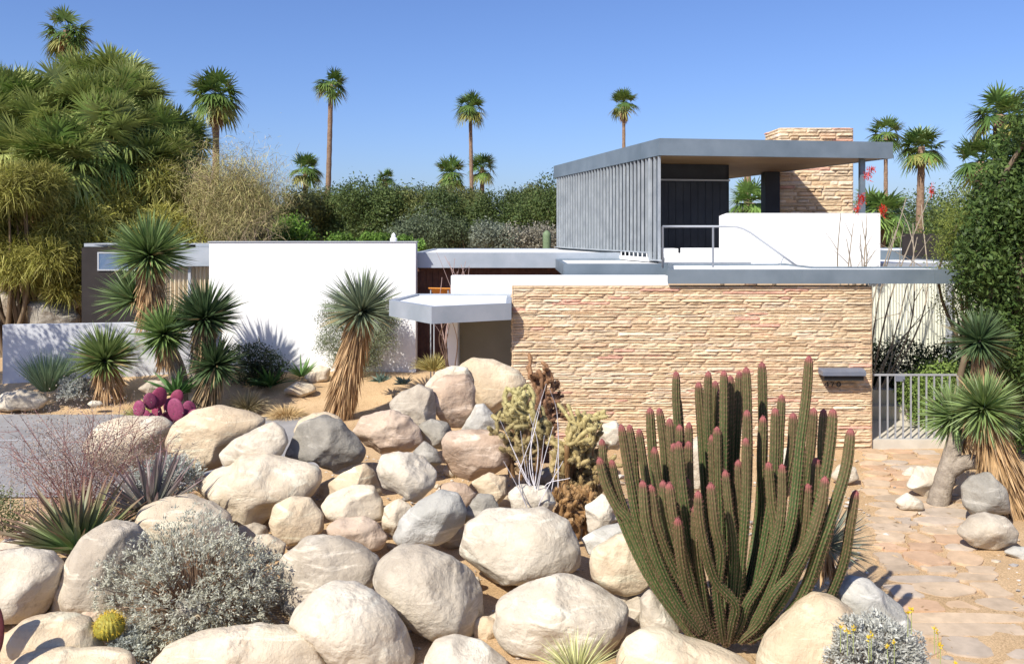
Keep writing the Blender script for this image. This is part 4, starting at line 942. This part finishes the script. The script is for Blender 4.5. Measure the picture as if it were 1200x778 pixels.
# big silver bush: domed, tiny silver leaves at twig ends
def silver(label, px, py, Y, rx, rz, ntw, flowers=None, size=.028, col=(.42,.45,.40), c2=(.58,.60,.54), tw=(.30,.22,.17)):
    c = at(px, py, Y); t = thing('silver_bush', label, 'bush', c)
    d = sph(ntw, -.15, 1); ph = rng.uniform(0, 6, 3)
    rr = (1+.16*np.sin(5*d[:, 0]+ph[0])*np.sin(6*d[:, 1]+ph[1])+.07*np.sin(11*d[:, 2]+ph[2]))*rng.uniform(.62, 1.06, ntw)
    clumpd = np.array([noise.noise(Vector(q)*4.5) for q in d]); kp = clumpd > -.12-rng.random(ntw)*.15; d = d[kp]; rr = rr[kp]; ntw = len(d)
    Pt = c+d*rr[:, None]*[rx, rx*.85, rz]
    g = G(); mid = c+(Pt-c)*.45
    g.blades(mid, Pt-mid, np.linalg.norm(Pt-mid, axis=1), .007, 0, var(ntw, tw, .25), segs=2); part(g, 'twigs', 'twig', t)
    g = G(); k = 13; P = np.repeat(Pt, k, 0)+rng.normal(0, .017, (ntw*k, 3)); dd = unit(np.repeat(d, k, 0)+rng.normal(0, .8, (ntw*k, 3)))
    g.blades(P, dd, size*rng.uniform(.8, 1.4, len(P)), size*.45, 0, var(len(P), col, .14, c2), segs=2, prof=np.array([.6, 1, .2])); part(g, 'foliage', 'leaf', t)
    if flowers:
        for (fx, fy, dz) in flowers:
            p = at(fx, fy, Y-.35); g = G(); g.tube([p-[0,0,.2], p], .003, 4, (.3,.35,.12)); part(g, 'flower_stalk', 'twig', t)
            g = G(); m_ = 14; g.blades(np.repeat([p], m_, 0)+rng.normal(0, .008, (m_, 3)), sph(m_, 0, 1), .028, .018, 0, (.80,.58,.03), segs=1); part(g, 'flower', 'leaf', t)
    return t
silver('big domed silver leaved bush with brown twigs in the lower left foreground', 228, 716, 8.65, .91, .84, 2700, col=(.44,.44,.34), c2=(.64,.63,.52), tw=(.26,.17,.11))
silver('low silver white bush with yellow flowers at the bottom edge beside the path', 1027, 772, 7.3, .40, .30, 1500,
   [(1018,747,0),(1021,745,0),(1000,736,0),(993,739,0),(1064,717,0),(1040,758,0),(1048,752,0),(1068,714,0),(1095,737,0),(1099,741,0),(1102,757,0),(1120,778,0),(985,735,0)], col=(.46,.46,.41), c2=(.62,.62,.56), size=.032)
silver('small whitish bush at the foot of the low wall, left of the wall yucca', 87, 462, 19.3, .30, .42, 500, size=.05, col=(.42,.42,.40))
silver('silver leaved sprig below the big silver bush, above the wide cream boulder', 152, 768, 8.0, .20, .20, 260)
silver('grey leaved low bush between the purple agave and the tan boulders', 196, 565, 11.0, .45, .30, 500, size=.04)
# golden barrel cactus
c = at(128,734,8.0); g = G(); n = 36
vv = []; nr = 18
for i in range(nr+1):
    ph = PI*i/nr
    for j in range(60):
        a = 2*PI*j/60; r = .125*math.sin(ph)*(1+.10*math.cos(a*20)); vv.append((c[0]+r*math.cos(a), c[1]+r*math.sin(a), c[2]+.12*math.cos(ph)))
idx = np.arange(61*0+60*(nr+1)).reshape(nr+1, 60); f = np.stack([idx[:-1], np.roll(idx[:-1], -1, 1), np.roll(idx[1:], -1, 1), idx[1:]], -1).reshape(-1, 4)
g.add(vv, f, (.34,.30,.05)); d = sph(1500, -.4, 1); d = d[np.cos(np.arctan2(d[:, 1], d[:, 0])*20) > .5]
g.blades(c+d*.125, unit(d+rng.normal(0, .5, d.shape)), .045, .006, 0, var(len(d), (.75,.50,.05), .15), segs=1)
o = g.build('barrel_cactus', 'cactus', None, True, origin=tuple(c)); tag(o, 'small golden barrel cactus left of the big silver bush', 'cactus')
# purple prickly pear
t = thing('prickly_pear', 'purple prickly pear behind the tan boulders at the left', 'cactus', (-5.25, 13.3, T(-5.25, 13.3)))
pads = [(163,479,8,.1),(176,470,8,-.2),(168,491,9,.3),(186,466,10,.2),(184,484,10,-.3),(196,493,10,.2),(206,480,11,-.2),(207,466,8,.3),(217,484,9,.2),(222,479,8,-.3),(212,495,10,.4),(178,495,9,-.1),(199,476,8,0),(226,489,8,.3)]
for (x_, y_, r_, tl) in pads:
    c = at(x_, y_, 13.3+random.uniform(-.25, .25)); r = r_*.0133*1.1; v, f = ICO[3]; V = v*[r*.85, .022+.1*r, r*1.15]
    a = tl*1.2; ca, sa = math.cos(a), math.sin(a); V = np.stack([V[:, 0]*ca+V[:, 2]*sa, V[:, 1], -V[:, 0]*sa+V[:, 2]*ca], 1)
    zr = random.uniform(-.9, .9); ca, sa = math.cos(zr), math.sin(zr); V = np.stack([V[:, 0]*ca-V[:, 1]*sa, V[:, 0]*sa+V[:, 1]*ca, V[:, 2]], 1)
    cc = np.array((.22,.045,.095))*random.uniform(.8, 1.35)*([1,1,1] if random.random() < .8 else [1.4,1.1,1.1]); g = G(); g.add(V+c, f, cc); part(g, 'pad', 'cactus', t, True)
# cholla
def cholla(label, px0, py0, topy, Y, w_, col, c2, seed, n0=6):
    rs = random.Random(seed); b0 = at(px0, py0, Y); t = thing('cholla_cactus', label, 'cactus', b0); top = at(px0, topy, Y)[2]; Wd = w_*Y/1000/2
    g = G(); gs = G(); hh = top-b0[2]
    def seg(p, d, L_, r, colr):
        e = p+d*L_; pts = [p, p+d*L_*.12, p+d*L_*.5, p+d*L_*.85, e]; g.tube(pts, np.array([.55, .95, 1, .9, .35])*r, 9, colr)
        m_ = 90; tt = rng.random(m_); q = p+d*L_*tt[:, None]; o = sph(m_); o = unit(o-(o@d)[:, None]*d*.8)
        gs.blades(q+o*r*.8, o, r*1.0, .003, 0, np.clip(np.array(colr)*1.7+.06, 0, .85), segs=1); return e
    def grow(p, d, lv, frac):
        r = .029*rs.uniform(.8, 1.2); L_ = rs.uniform(.10, .18); k = min(1, max(0, (p[2]-b0[2])/hh))
        cc = np.array(col)*k+np.array(c2)*(1-k); cc = cc*rs.uniform(.85, 1.15)
        e0 = p+d*L_; lob = .95+.45*math.sin(e0[0]*9+seed)*math.sin(e0[2]*8)
        if ((e0[0]-b0[0])/Wd)**2+((e0[1]-Y)/Wd)**2+((e0[2]-(b0[2]+hh*.52))/(hh*.50))**2 > lob: return
        e = seg(p, d, L_, r, cc)
        if lv <= 0: return
        for _ in range(rs.choice([1, 1, 2, 2])):
            dd = unit(d*.7+np.array([rs.gauss(0, .6), rs.gauss(0, .6), rs.gauss(.35, .4)])); grow(e-dd*.02, dd, lv-1, frac)
    for k in range(n0):
        x = b0[0]+rs.uniform(-.5, .5)*Wd*.9; y = Y+rs.uniform(-.4, .4)*Wd; p = np.array([x, y, b0[2]]); h_ = rs.uniform(.25, .75)*hh
        q = p+np.array([rs.uniform(-.3,.3)*Wd, rs.uniform(-.3,.3)*Wd, h_]); st = smoothpath([p, (p+q)/2+[rs.uniform(-.05,.05), 0, 0], q], 5)
        g.tube(st, .035, 8, c2)
        for i in range(len(st)):
            for _ in range(1 if rs.random() < .75 else 0):
                dd = unit(np.array([rs.gauss(0, 1), rs.gauss(0, .8), rs.uniform(-.1, 1)])); grow(st[i], dd, 3 if i > len(st)//2 else 2, 0)
        grow(q, np.array([0, 0, 1.]), 5, 0)
    part(g, 'joints', 'cactus', t, True); part(gs, 'spines', 'cactus', t)
cholla('pale yellow green cholla left of the silvery bare branches', 610,560,450,11.6,70,(.44,.39,.17),(.17,.10,.05),1,9)
cholla('large pale yellow cholla between the bare branches and the columnar cactus', 682,600,474,11.2,95,(.46,.39,.17),(.20,.11,.045),2,12)
cholla('dark reddish brown cholla standing highest against the stone wall', 638,540,412,12.6,58,(.28,.15,.07),(.12,.06,.04),3,5)
cholla('brown lower cholla joints hanging under the large pale cholla', 672,628,560,10.6,70,(.34,.20,.08),(.22,.12,.05),4,5)
# bare silvery branches
def whip(name, label, cat, base, ends, r0, col, mat='twig', sub=0, flowers=None, bend=.1, spread=.04):
    t = thing(name, label, cat, base); g = G()
    for e_ in ends:
        b_ = np.array(base)+rng.normal(0, spread, 3)*[1, 1, 0]; e_ = np.array(e_); L_ = np.linalg.norm(e_-b_)
        mid = (b_+e_)/2+rng.normal(0, bend, 3)*L_; p = smoothpath([b_, mid, e_], 8); c_ = np.array(col)*random.uniform(.8, 1.2)
        g.tube(p, np.linspace(r0, r0*.35, len(p)), 6, c_)
        for _ in range(sub):
            i = random.randrange(3 if r0 < .02 or name != 'ocotillo' else len(p)//2, len(p)-1); q = p[i]; dd = unit(unit(e_-b_)+rng.normal(0, .5, 3)); l2 = L_*random.uniform(.12, .35)
            p2 = smoothpath([q, q+dd*l2*.5+rng.normal(0, .03, 3)*l2, q+dd*l2+[0, 0, -.05*l2]], 4); g.tube(p2, np.linspace(r0*.4, r0*.15, len(p2)), 4, c_)
    part(g, 'branches', mat, t)
    if flowers:
        for p in flowers:
            g = G(); m_ = 40; g.blades(np.array(p)+rng.normal(0, .03, (m_, 3))*[1, 1, 2], unit(rng.normal(0, 1, (m_, 3))+[0, 0, .8]), .10, .03, 0, var(m_, (.62,.05,.03), .2), segs=1); part(g, 'flower', 'leaf', t)
    return t
Yb = 10.4
whip('bare_shrub', 'silvery grey bare arching branches in front of the pale cholla', 'shrub', at(632,600,Yb), [at(x_, y_, Yb+random.uniform(-.4,.4)) for x_, y_ in ((586,492),(598,520),(610,505),(640,450),(634,470),(644,455),(628,500),(655,520),(660,540),(620,485),(590,540),(605,540),(648,500),(638,510),(668,560),(616,530))], .008, (.60,.57,.58), bend=.10, spread=.12)
def oco(label, base, ends, fl, r0=.03):
    return whip('ocotillo', label, 'ocotillo', base, ends, r0, (.30,.25,.19), sub=2, flowers=fl, bend=.05)
oco('thin ocotillo canes with red flowers standing before the white balcony parapet', (7.05,17.6,2.2), [at(x_, y_, 17.6+random.uniform(-.2,.2)) for x_, y_ in ((985,250),(1000,262),(1010,258),(1016,250),(992,280),(1008,275),(1013,290))], [at(1016,207,17.7), at(1021,200,17.7), at(1008,235,17.7), at(1011,233,17.7), at(1005,246,17.7)], .022)
oco('larger ocotillo of pale leaning canes rising behind the low roof at the right', (7.45,18.0,.1), [at(x_, y_, 18+random.uniform(-.3,.3)) for x_, y_ in ((1090,228),(1080,240),(1062,232),(1070,262),(1050,270),(1075,278))], [at(1036,248,18), at(1032,249,18), at(1092,225,18)], .024)
# branches casting on the corrugated wall
whip('bare_shrub', 'thin pale branch in front of the corrugated cream wall', 'shrub', (7.6,17.9,.1), [at(1080,368,17.9), at(1090,362,17.8), at(1045,375,17.8)], .02, (.40,.36,.28))
# bare twigs in front of the redwood wall
whip('bare_shrub', 'thin pinkish bare twigs before the redwood wall, behind the white parapet', 'shrub', (-1.3,19.6,.4), [at(x_, y_, 19.6) for x_, y_ in ((521,300),(526,306),(533,303),(540,310),(546,306),(550,312),(518,325),(536,318))], .016, (.40,.28,.25), sub=1)
whip('bare_shrub', 'pale twigs beside the canopy post', 'shrub', at(528,436,17.2), [at(x_, y_, 17.1) for x_, y_ in ((519,372),(524,362),(532,366),(520,390),(527,380))], .014, (.42,.30,.22), sub=1)
# red twigged shrub on the left
Yr = 11.3
ends = [at(random.uniform(10,215), random.uniform(478,560), Yr+random.uniform(-.7,.7)) for _ in range(60)]
whip('twiggy_shrub', 'fine red brown twiggy shrub behind the green agave at the left', 'shrub', at(98,620,Yr), ends, .008, (.25,.12,.11), sub=9, bend=.12)
g = G(); n = 14000; P = np.stack([rng.normal(95, 45, n), rng.normal(548, 32, n)], 1)
PP = np.array([at(a, b_, Yr+random.uniform(-.6, .6)) for a, b_ in P]); g.leaves(PP, .030, var(n, (.46,.42,.34), .2, (.34,.22,.19)), aspect=.4)
tw = [o for o in bpy.data.objects if o.get('label', '').startswith('fine red brown')][0]; part(g, 'foliage', 'leaf', tw)
t = thing('prickly_pear', 'dark red prickly pear paddle cut by the left edge beside the shadowed boulder', 'cactus', at(-20,800,7.3))
for (x_, y_, rw, rh) in ((-12,738,.125,.27), (-60,700,.14,.24), (-45,790,.13,.25)):
    v, f = ICO[4]; g = G(); g.add(v*[rw, .03, rh]+at(x_, y_, 7.3), f, (.10,.025,.03)); part(g, 'pad', 'cactus', t, True)
# dense green low plant at left edge below the fence
shrub('bush', 'low mixed green bush at the left edge below the white fence', 'bush', (at(8,625,10.6)[0],10.6,.25), [at(x_, y_, 10.7+random.uniform(-.3,.3)) for x_, y_ in ((2,600),(20,612),(-15,590),(35,625),(0,620))], [.25,.2,.25,.18,.2], 3200, .035, (.16,.20,.08), (.26,.28,.14), r0=.01)
# light grey green bush behind the central yucca, casting on the wall
shrub('bush', 'airy grey green bush against the white wall behind the central yucca', 'bush', at(420,437,20.8), [at(x_, y_, 20.8) for x_, y_ in ((392,372),(385,400),(415,355),(415,395),(440,360),(445,395),(430,420),(455,375),(400,420))], [.42,.35,.45,.5,.42,.45,.4,.3,.35], 26000, .055, (.16,.19,.10), (.28,.30,.19), aspect=.3, shell=.1)
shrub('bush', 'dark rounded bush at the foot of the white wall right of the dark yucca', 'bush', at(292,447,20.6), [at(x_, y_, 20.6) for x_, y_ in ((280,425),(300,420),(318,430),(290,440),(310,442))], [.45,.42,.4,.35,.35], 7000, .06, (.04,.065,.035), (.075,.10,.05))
clump('desert_grass', 'upright fine green broom plant before the low wall at the left', 'shrub', gpz(56,458,19.3), 700, (.7,1.15), .012, (.13,.20,.10), (.22,.29,.17), up=(.72,1), droop=.05, r=.2)
shrub('bush', 'sunlit green hedge bush behind the bar gate', 'bush', (8.6,17.2,0), [(8.2,17.2,.75),(8.6,17.1,1.0),(9.0,17.3,.9),(8.3,17.0,.35),(8.9,17.0,.4),(9.4,17.2,.6)], [.42,.5,.45,.35,.45,.4], 15000, .055, (.13,.21,.05), (.24,.32,.08))
shrub('bush', 'bush coloured near black as shade against the corrugated cream wall', 'bush', (8.6,18.5,0), [(7.6+.45*i,18.4+.2*(i % 2),1.15+.1*((i*7) % 3)) for i in range(8)]+[(7.7+.5*i,18.3,.5) for i in range(7)], [.42]*15, 14000, .07, (.015,.028,.012), (.03,.05,.02))  # roof shadow behind the gate is put into the leaf colour

# ---- fan palms
def fanleaf(g, base, d, pet, Rr, col, n=20, droop=.35, span=115, w=.08):
    d = unit(np.array(d)); hub = base+d*pet+np.array([0, 0, -.12*pet*(1-abs(d[2]))]); s_ = unit(np.cross(d, [0, 0, 1.])+1e-6)
    dn = unit(d+np.array([0, 0, -.45 if d[2] < .15 else .15])+rng.normal(0, .22, 3)); dn = unit(dn-s_*(dn@s_))
    g.blades([base], [hub-base], [np.linalg.norm(hub-base)], .05, 0, np.array(col)*.9, segs=2, prof=np.array([1, .8, .6]))
    a = np.radians(np.linspace(-span, span, n)+rng.normal(0, 3, n)); dd = np.cos(a)[:, None]*dn+np.sin(a)[:, None]*s_
    nrm = np.cross(dn, s_); dd = unit(dd+nrm*rng.normal(0, .07, (n, 1)))
    L_ = Rr*(.82+.18*np.cos(a))*rng.uniform(.9, 1.05, n); cc = var(n, col, .14)
    g.blades(np.repeat([hub], n, 0), dd, L_, w*Rr/1.0, droop*rng.uniform(.6, 1.4, n), cc, tip=np.clip(cc*1.1+[.03,.02,.0], 0, .8), segs=3, side=np.cross(dd, nrm), prof=np.array([.35, 1, .7, .05]))
def palm(label, top, baseZ, crown, nleaf=34, trunkr=.22, group=None, lean=(0,0), col=(.06,.12,.03), c2=(.13,.21,.05), skirtL=0, nb=16, name='fan_palm', tcol='bark', hang=0, fw=.11, ups=-.62):
    top = np.array(top, float); b_ = np.array([top[0]-lean[0], top[1]-lean[1], baseZ]); t = thing(name, label, 'palm tree', b_, group)
    g = G(); p = smoothpath([b_, b_*.5+top*.5+[lean[0]*.1, 0, 0], top], 14); rr = np.linspace(trunkr*1.15, trunkr*.85, len(p)); rr[1::2] *= 1.10; g.tube(p, rr, 10); part(g, 'trunk', tcol, t, True)
    g = G(); d = sph(nleaf, ups, .98); order = d[:, 2]
    for k in range(nleaf):
        dk_ = d[k]; old = dk_[2] < -.25; c_ = var(1, col, .1, c2)[0]
        if old and random.random() < .5: c_ = np.array([.24,.24,.07])
        fanleaf(g, top+[0, 0, -.1*crown*(old)], dk_, crown*.48, crown*.55, c_, nb, droop=(.5 if old else .34 if dk_[2] < .3 else .14)+hang*random.random()*(1-max(0, dk_[2])), w=fw)
    part(g, 'crown', 'blade', t)
    if skirtL:
        g = G(); n = int(260*skirtL); skirt(g, top, top+[0, 0, -skirtL], n, crown*.6, .10, r=trunkr, out=.25, col=(.25,.17,.09)); part(g, 'dead_frond_skirt', 'dry', t)
    return t
def tp(px, py, Y): return at(px, py, Y)
palm('tallest palm at the far left, its crown above the mass of fan palms', tp(79,36,52), 0, 1.75, 40, .27, skirtL=1.2)
palm('palm with short brown trunk right of the fan palm mass, over the bare twiggy tree', tp(253,112,42), 0, 1.65, 44, .17, skirtL=.8)
palm('slender tall palm left of centre, highest thin trunk over the hedge trees', tp(388,99,60), 0, 1.45, 40, .18, lean=(.5,0))
palm('tall palm in the middle of the sky left of the roof pavilion', tp(551,126,62), 0, 1.5, 40, .14, lean=(-.3,0))
palm('tall thin palm just above the left end of the pavilion roof', tp(731,121,75), 0, 1.6, 38, .15, skirtL=1.0)
palm('palm crown directly right of the pavilion roof corner, behind it', tp(1038,157,60), 0, 1.6, 38, .14)
palm('palm with thick reddish trunk right of the pavilion, nearer than its neighbour', tp(1080,172,40), 0, 1.35, 40, .17, lean=(.25,0), tcol='bark')
palm('low palm crown over the hedge trees beside the slender palm trunk', tp(358,198,60), 0, 1.5, 36, .2)
palm('low palm left of the middle tall palm trunk, over the hedge', tp(528,203,66), 0, 1.7, 34, .2)
palm('low palm right of the middle tall palm trunk, over the hedge', tp(565,196,66), 0, 1.5, 34, .18)
palm('tiny dark palm crown poking out of the hedge trees', tp(452,210,70), 0, 1.1, 26, .25)
palm('green bushy fan palm right of the steel column', tp(1030,250,34), 0, 1.5, 34, .25, col=(.09,.17,.04), c2=(.17,.27,.07))
palm('fan palm seen through the gap under the pavilion roof', tp(880,238,36), 0, 1.3, 34, .25, col=(.09,.17,.04), c2=(.17,.27,.07))
palm('palm trunk seen under the pavilion roof with crown behind it', tp(876,188,80), 0, 1.1, 26, .35)
palm('palm at the far right half hidden by the dark green tree, lower crown', tp(1150,190,30), 0, 1.3, 30, .25)
palm('palm at the far right above the dark green tree', tp(1172,135,30), 0, 1.3, 30, .25)
# mass of big fan palms at the left
big = [(20,120,30),(60,105,31),(105,118,29),(150,110,30),(120,150,27),(178,148,29),(205,160,31),(30,170,27),(75,180,26),(160,190,28),(-15,150,28),(-30,100,30),(10,112,29),(48,140,28),(128,128,29),(200,185,29),(138,88,33),(90,92,33)]
for i, (a, b_, Yp) in enumerate(big):
    palm('big fan palm in the dense palm mass at the left', tp(a, b_+14, Yp), 0, random.uniform(1.6,2.1), 46, .3, group='big fan palms massed at the left', col=(.09,.16,.035), c2=(.34,.38,.13), skirtL=1.5, nb=34, hang=.35, fw=.07, ups=-.35)
palm('low yellow green fan palm in front of the palm mass', tp(60,213,25), 0, .95, 24, .15, col=(.20,.26,.06), c2=(.32,.36,.12))
palm('low fan palm with dead orange skirt near the dark garage wall', tp(85,250,25.5), 0, 1.1, 24, .2, col=(.17,.24,.05), c2=(.28,.34,.10), skirtL=2.3)

# ---- trees
def tree(label, base, cs, rs_, n, size, col, c2, group=None, tr=.15, tcol=(.16,.12,.08), **k):
    t = thing('tree', label, 'tree', base, group)
    g = G(); lobes(g, cs, rs_, n, size, col, c2, **k); part(g, 'crown', 'leaf', t)
    g = G(); top = np.array(cs).mean(0); b0 = np.array(base, float); fork = b0*.55+top*.45; g.tube(smoothpath([b0, (b0+fork)/2+rng.normal(0, .1, 3), fork], 5), np.linspace(tr, tr*.7, 11), 8, tcol); stems(g, fork, cs, tr*.5, tr*.12, tcol, 5); part(g, 'trunk', 'twig', t, True)
    return t
k = 0
for i in range(21):
    px_ = 225+i*22+random.uniform(-6, 6); Yt = random.uniform(46, 56); tpy = float(np.interp(px_, [225,330,420,560,640,680], [228,222,212,222,214,218]))+random.uniform(-4, 6)
    top = at(px_, tpy, Yt); hgt = top[2]; w_ = random.uniform(1.3, 2.0)
    cs = [(top[0]+random.uniform(-1,1)*w_*.9, Yt+random.uniform(-1,1), hgt-random.uniform(.9, 3.6)) for _ in range(9)]+[(top[0], Yt, hgt-.9)]
    warm = random.random()
    c1_, c2_ = ((.085,.105,.032), (.19,.20,.065)) if warm < .6 else ((.06,.10,.03), (.14,.18,.055))
    tree('olive green tree in the row beyond the flat roofs', (top[0], Yt, 0), cs, [random.uniform(.7, 1.25) for _ in cs], 17000, .16, c1_, c2_, group='olive trees in the row beyond the roofs', aspect=.45, shell=.25, sd=.16)
# bright green and grey shrubs just above the roofs
for (a, b_, Yq, r, cA, cB, lb) in [
  (262,280,36,.6,(.07,.15,.03),(.12,.24,.04),'bright green leafy bush above the left end of the white wall'),
  (360,275,36,.75,(.08,.17,.02),(.17,.29,.04),'brightest green bush above the middle of the white wall'),
  (405,284,35,.5,(.09,.18,.03),(.18,.28,.05),'yellow green low bush left of the little roof vent'),
  (440,284,35,.45,(.09,.18,.03),(.18,.28,.05),'yellow green low bush behind the little roof vent'),
  (485,288,34,.45,(.12,.22,.04),(.20,.33,.07),'yellow green low bush at the right end of the white wall'),
  (500,272,40,1.2,(.13,.17,.10),(.20,.24,.14),'grey green shrub above the left end of the rear roof'),
  (545,276,40,1.0,(.08,.11,.05),(.13,.16,.08),'dull green shrub above the middle of the rear roof'),
  (582,282,38,.8,(.20,.23,.17),(.28,.31,.23),'silvery shrub above the rear roof, left of the brownish grey one'),
  (618,284,38,.8,(.26,.24,.18),(.34,.32,.25),'brownish grey shrub above the rear roof near the louvre screen'),
  (320,272,38,1.0,(.03,.05,.02),(.05,.08,.03),'dark green shrub between bright bushes above the white wall')]:
    c = at(a, b_, Yq); cs = [(c[0]+random.uniform(-1.3,1.3)*r, Yq+random.uniform(-.6,.6), c[2]+random.uniform(-.5,.35)*r) for _ in range(6)]
    shrub('bush', lb, 'bush', (c[0], Yq, 0), cs, [r*random.uniform(.5,.8) for _ in cs], 5200, .13, cA, cB, r0=.04, aspect=.5, shell=.4, sd=.2)
c = at(651,325,28); 
# green cactus stub beside the louvre screen is a small column
g = G(); p = at(648,290,27.5); q = at(648,270,27.5); zz = np.linspace(3.2, q[2], 12); g.tube(np.stack([np.full(12, p[0]-.15), np.full(12, 28.6), zz], 1), np.array([.14]*10+[.12,.03]), 12, (.16,.22,.12)); o = g.build('columnar_cactus', 'cactus', None, True, origin=(p[0]-.15, 28.6, 3.2)); tag(o, 'small pale green column cactus left of the louvre screen', 'cactus')
# trees at the back right
for i, (a, b_, Yq, r) in enumerate([(1000,250,52,1.4),(1045,246,48,1.5),(1080,240,50,1.6),(1110,238,46,1.5),(1140,225,44,1.6),(1180,220,44,1.8),(905,245,52,1.2),(850,245,52,1.2),(1060,270,38,1.0),(1095,262,38,1.1)]):
    c = at(a, b_, Yq); cs = [(c[0]+random.uniform(-1.2,1.2)*r, Yq+random.uniform(-1,1), c[2]-.3-random.uniform(0,1.6)*r) for _ in range(8)]
    tree('green tree beyond the house at the right', (c[0], Yq, 0), cs, [r*random.uniform(.5,.8) for _ in cs], 5500, .17, (.07,.11,.035), (.13,.18,.06), group='green trees beyond the house at the right', aspect=.45, shell=.35, sd=.2)
# big dark tree at the right edge
cs = []; rr = []
for (a, b_, r) in [(1196,150,.42),(1208,190,.7),(1176,190,.38),(1152,215,.35),(1195,240,.75),(1152,265,.55),(1180,300,.8),(1215,280,1.0),(1140,310,.45),(1165,350,.65),(1205,360,.9),(1150,385,.4),(1185,420,.6),(1215,440,.7),(1230,200,.9),(1240,320,1.2),(1172,245,.5),(1130,290,.35),(1204,480,.5),(1214,125,.45),(1190,505,.35),(1160,170,.22),(1138,235,.22),(1124,330,.3)]:
    Yq = 15.2+random.uniform(-.7, .9); cs.append(tuple(at(a+13, b_, Yq))); rr.append(r)
tree('big dense dark green tree filling the right edge', (9.4, 15.6, 0), cs, rr, 60000, .10, (.035,.070,.016), (.12,.18,.045), tr=.22, aspect=.42, shell=.35, sd=.2)
cs = []; rr = []
for (a, b_, r) in [(1122,262,.45),(1128,290,.5),(1118,300,.35),(1135,250,.5),(1112,285,.25),(1135,330,.5),(1120,360,.35)]:
    Yq = 16.2+random.uniform(-.5, .5); cs.append(tuple(at(a, b_, Yq))); rr.append(r)
tree('feathery yellow green shrubby tree at the left side of the dark green tree', (8.9, 16.6, 0), cs, rr, 11000, .06, (.14,.18,.03), (.26,.30,.07), tr=.08, aspect=.3, shell=.15, sd=.3)

# feathery yellow green shrubs at left: drooping fine sprays
def feather(label, base, cs, rs_, n, col, c2, L=(.2,.5), w=.022, group=None, tcol=(.18,.13,.08), tr=.10):
    t = thing('palo_verde_tree', label, 'tree', base, group); centres = np.array(cs); rs_ = np.array(rs_); k = rng.choice(len(cs), n, p=rs_**2/(rs_**2).sum()); d = sph(n, -.6, 1)
    P = centres[k]+d*(rs_[k]*rng.random(n)**.45)[:, None]; tint = (rng.random((len(cs), 1))*.6+.7)[k]
    bd = unit(d*.8+rng.normal(0, .5, (n, 3))+[0, 0, .1]); g = G(); g.blades(P, bd, rng.uniform(*L, n), w, rng.uniform(.1, .6, n), np.clip(var(n, col, .2, c2)*tint, 0, .8), segs=3); part(g, 'crown', 'leaf', t)
    g = G(); stems(g, base, cs, tr, tr*.15, tcol, 5); part(g, 'trunk', 'twig', t, True); return t
YG, YG2 = (.26,.27,.045), (.58,.54,.17)
fe = [(30,230,24.5),(80,285,25),(10,290,24.5),(120,225,27),(165,235,27.5),(205,250,28),(140,270,26.5),(190,280,27),(100,200,27.5),(225,265,29),(50,320,24.5),(5,250,24)]
for i, (a, b_, Yq) in enumerate(fe):
    c = at(a, b_, Yq); cs = [(c[0]+random.uniform(-.9,.9), Yq+random.uniform(-.6,.6), c[2]+random.uniform(-.7,.7)) for _ in range(6)]
    dk_ = (.75 if i in (2, 10, 11, 0) else 1)
    feather('feathery yellow green tree below the fan palm mass', (c[0], Yq, .3), cs, [random.uniform(.5,.85) for _ in cs], 8500, np.array(YG)*dk_, np.array(YG2)*dk_, group='feathery trees below the fan palms')
# bare twiggy pinkish tree
base = at(268,300,27); ends = [at(random.gauss(270,34), random.uniform(180,275), 27+random.uniform(-1,1)) for _ in range(26)]
base[2] = .5
t = whip('bare_tree', 'pinkish tan bare twiggy tree between the palms and the hedge trees', 'tree', base, ends, .018, (.32,.24,.16), sub=14, bend=.12)
g = G(); n = 22000; P = np.array([at(random.gauss(272,28), random.gauss(232,24), 27+random.uniform(-1,1)) for _ in range(n)])
g.blades(P, unit(rng.normal(0, 1, (n, 3))+[.2, 0, .3]), rng.uniform(.15, .4, n), .012, .3, var(n, (.40,.31,.17), .2, (.34,.34,.12)), segs=2); part(g, 'twigs', 'twig', t)
# tree just outside the left edge, whose shade dapples the low wall
cs = [(-14.3+random.uniform(-1.6,1.6), 17.2+random.uniform(-1.2,1.2), 4.9+random.uniform(-1.2,1.2)) for _ in range(20)]
tree('tree standing just beyond the left edge, shading the low wall', (-14.6, 17.0, 0), cs, [random.uniform(.4,.7) for _ in cs], 9000, .12, (.06,.11,.03), (.12,.18,.05), sd=.25)
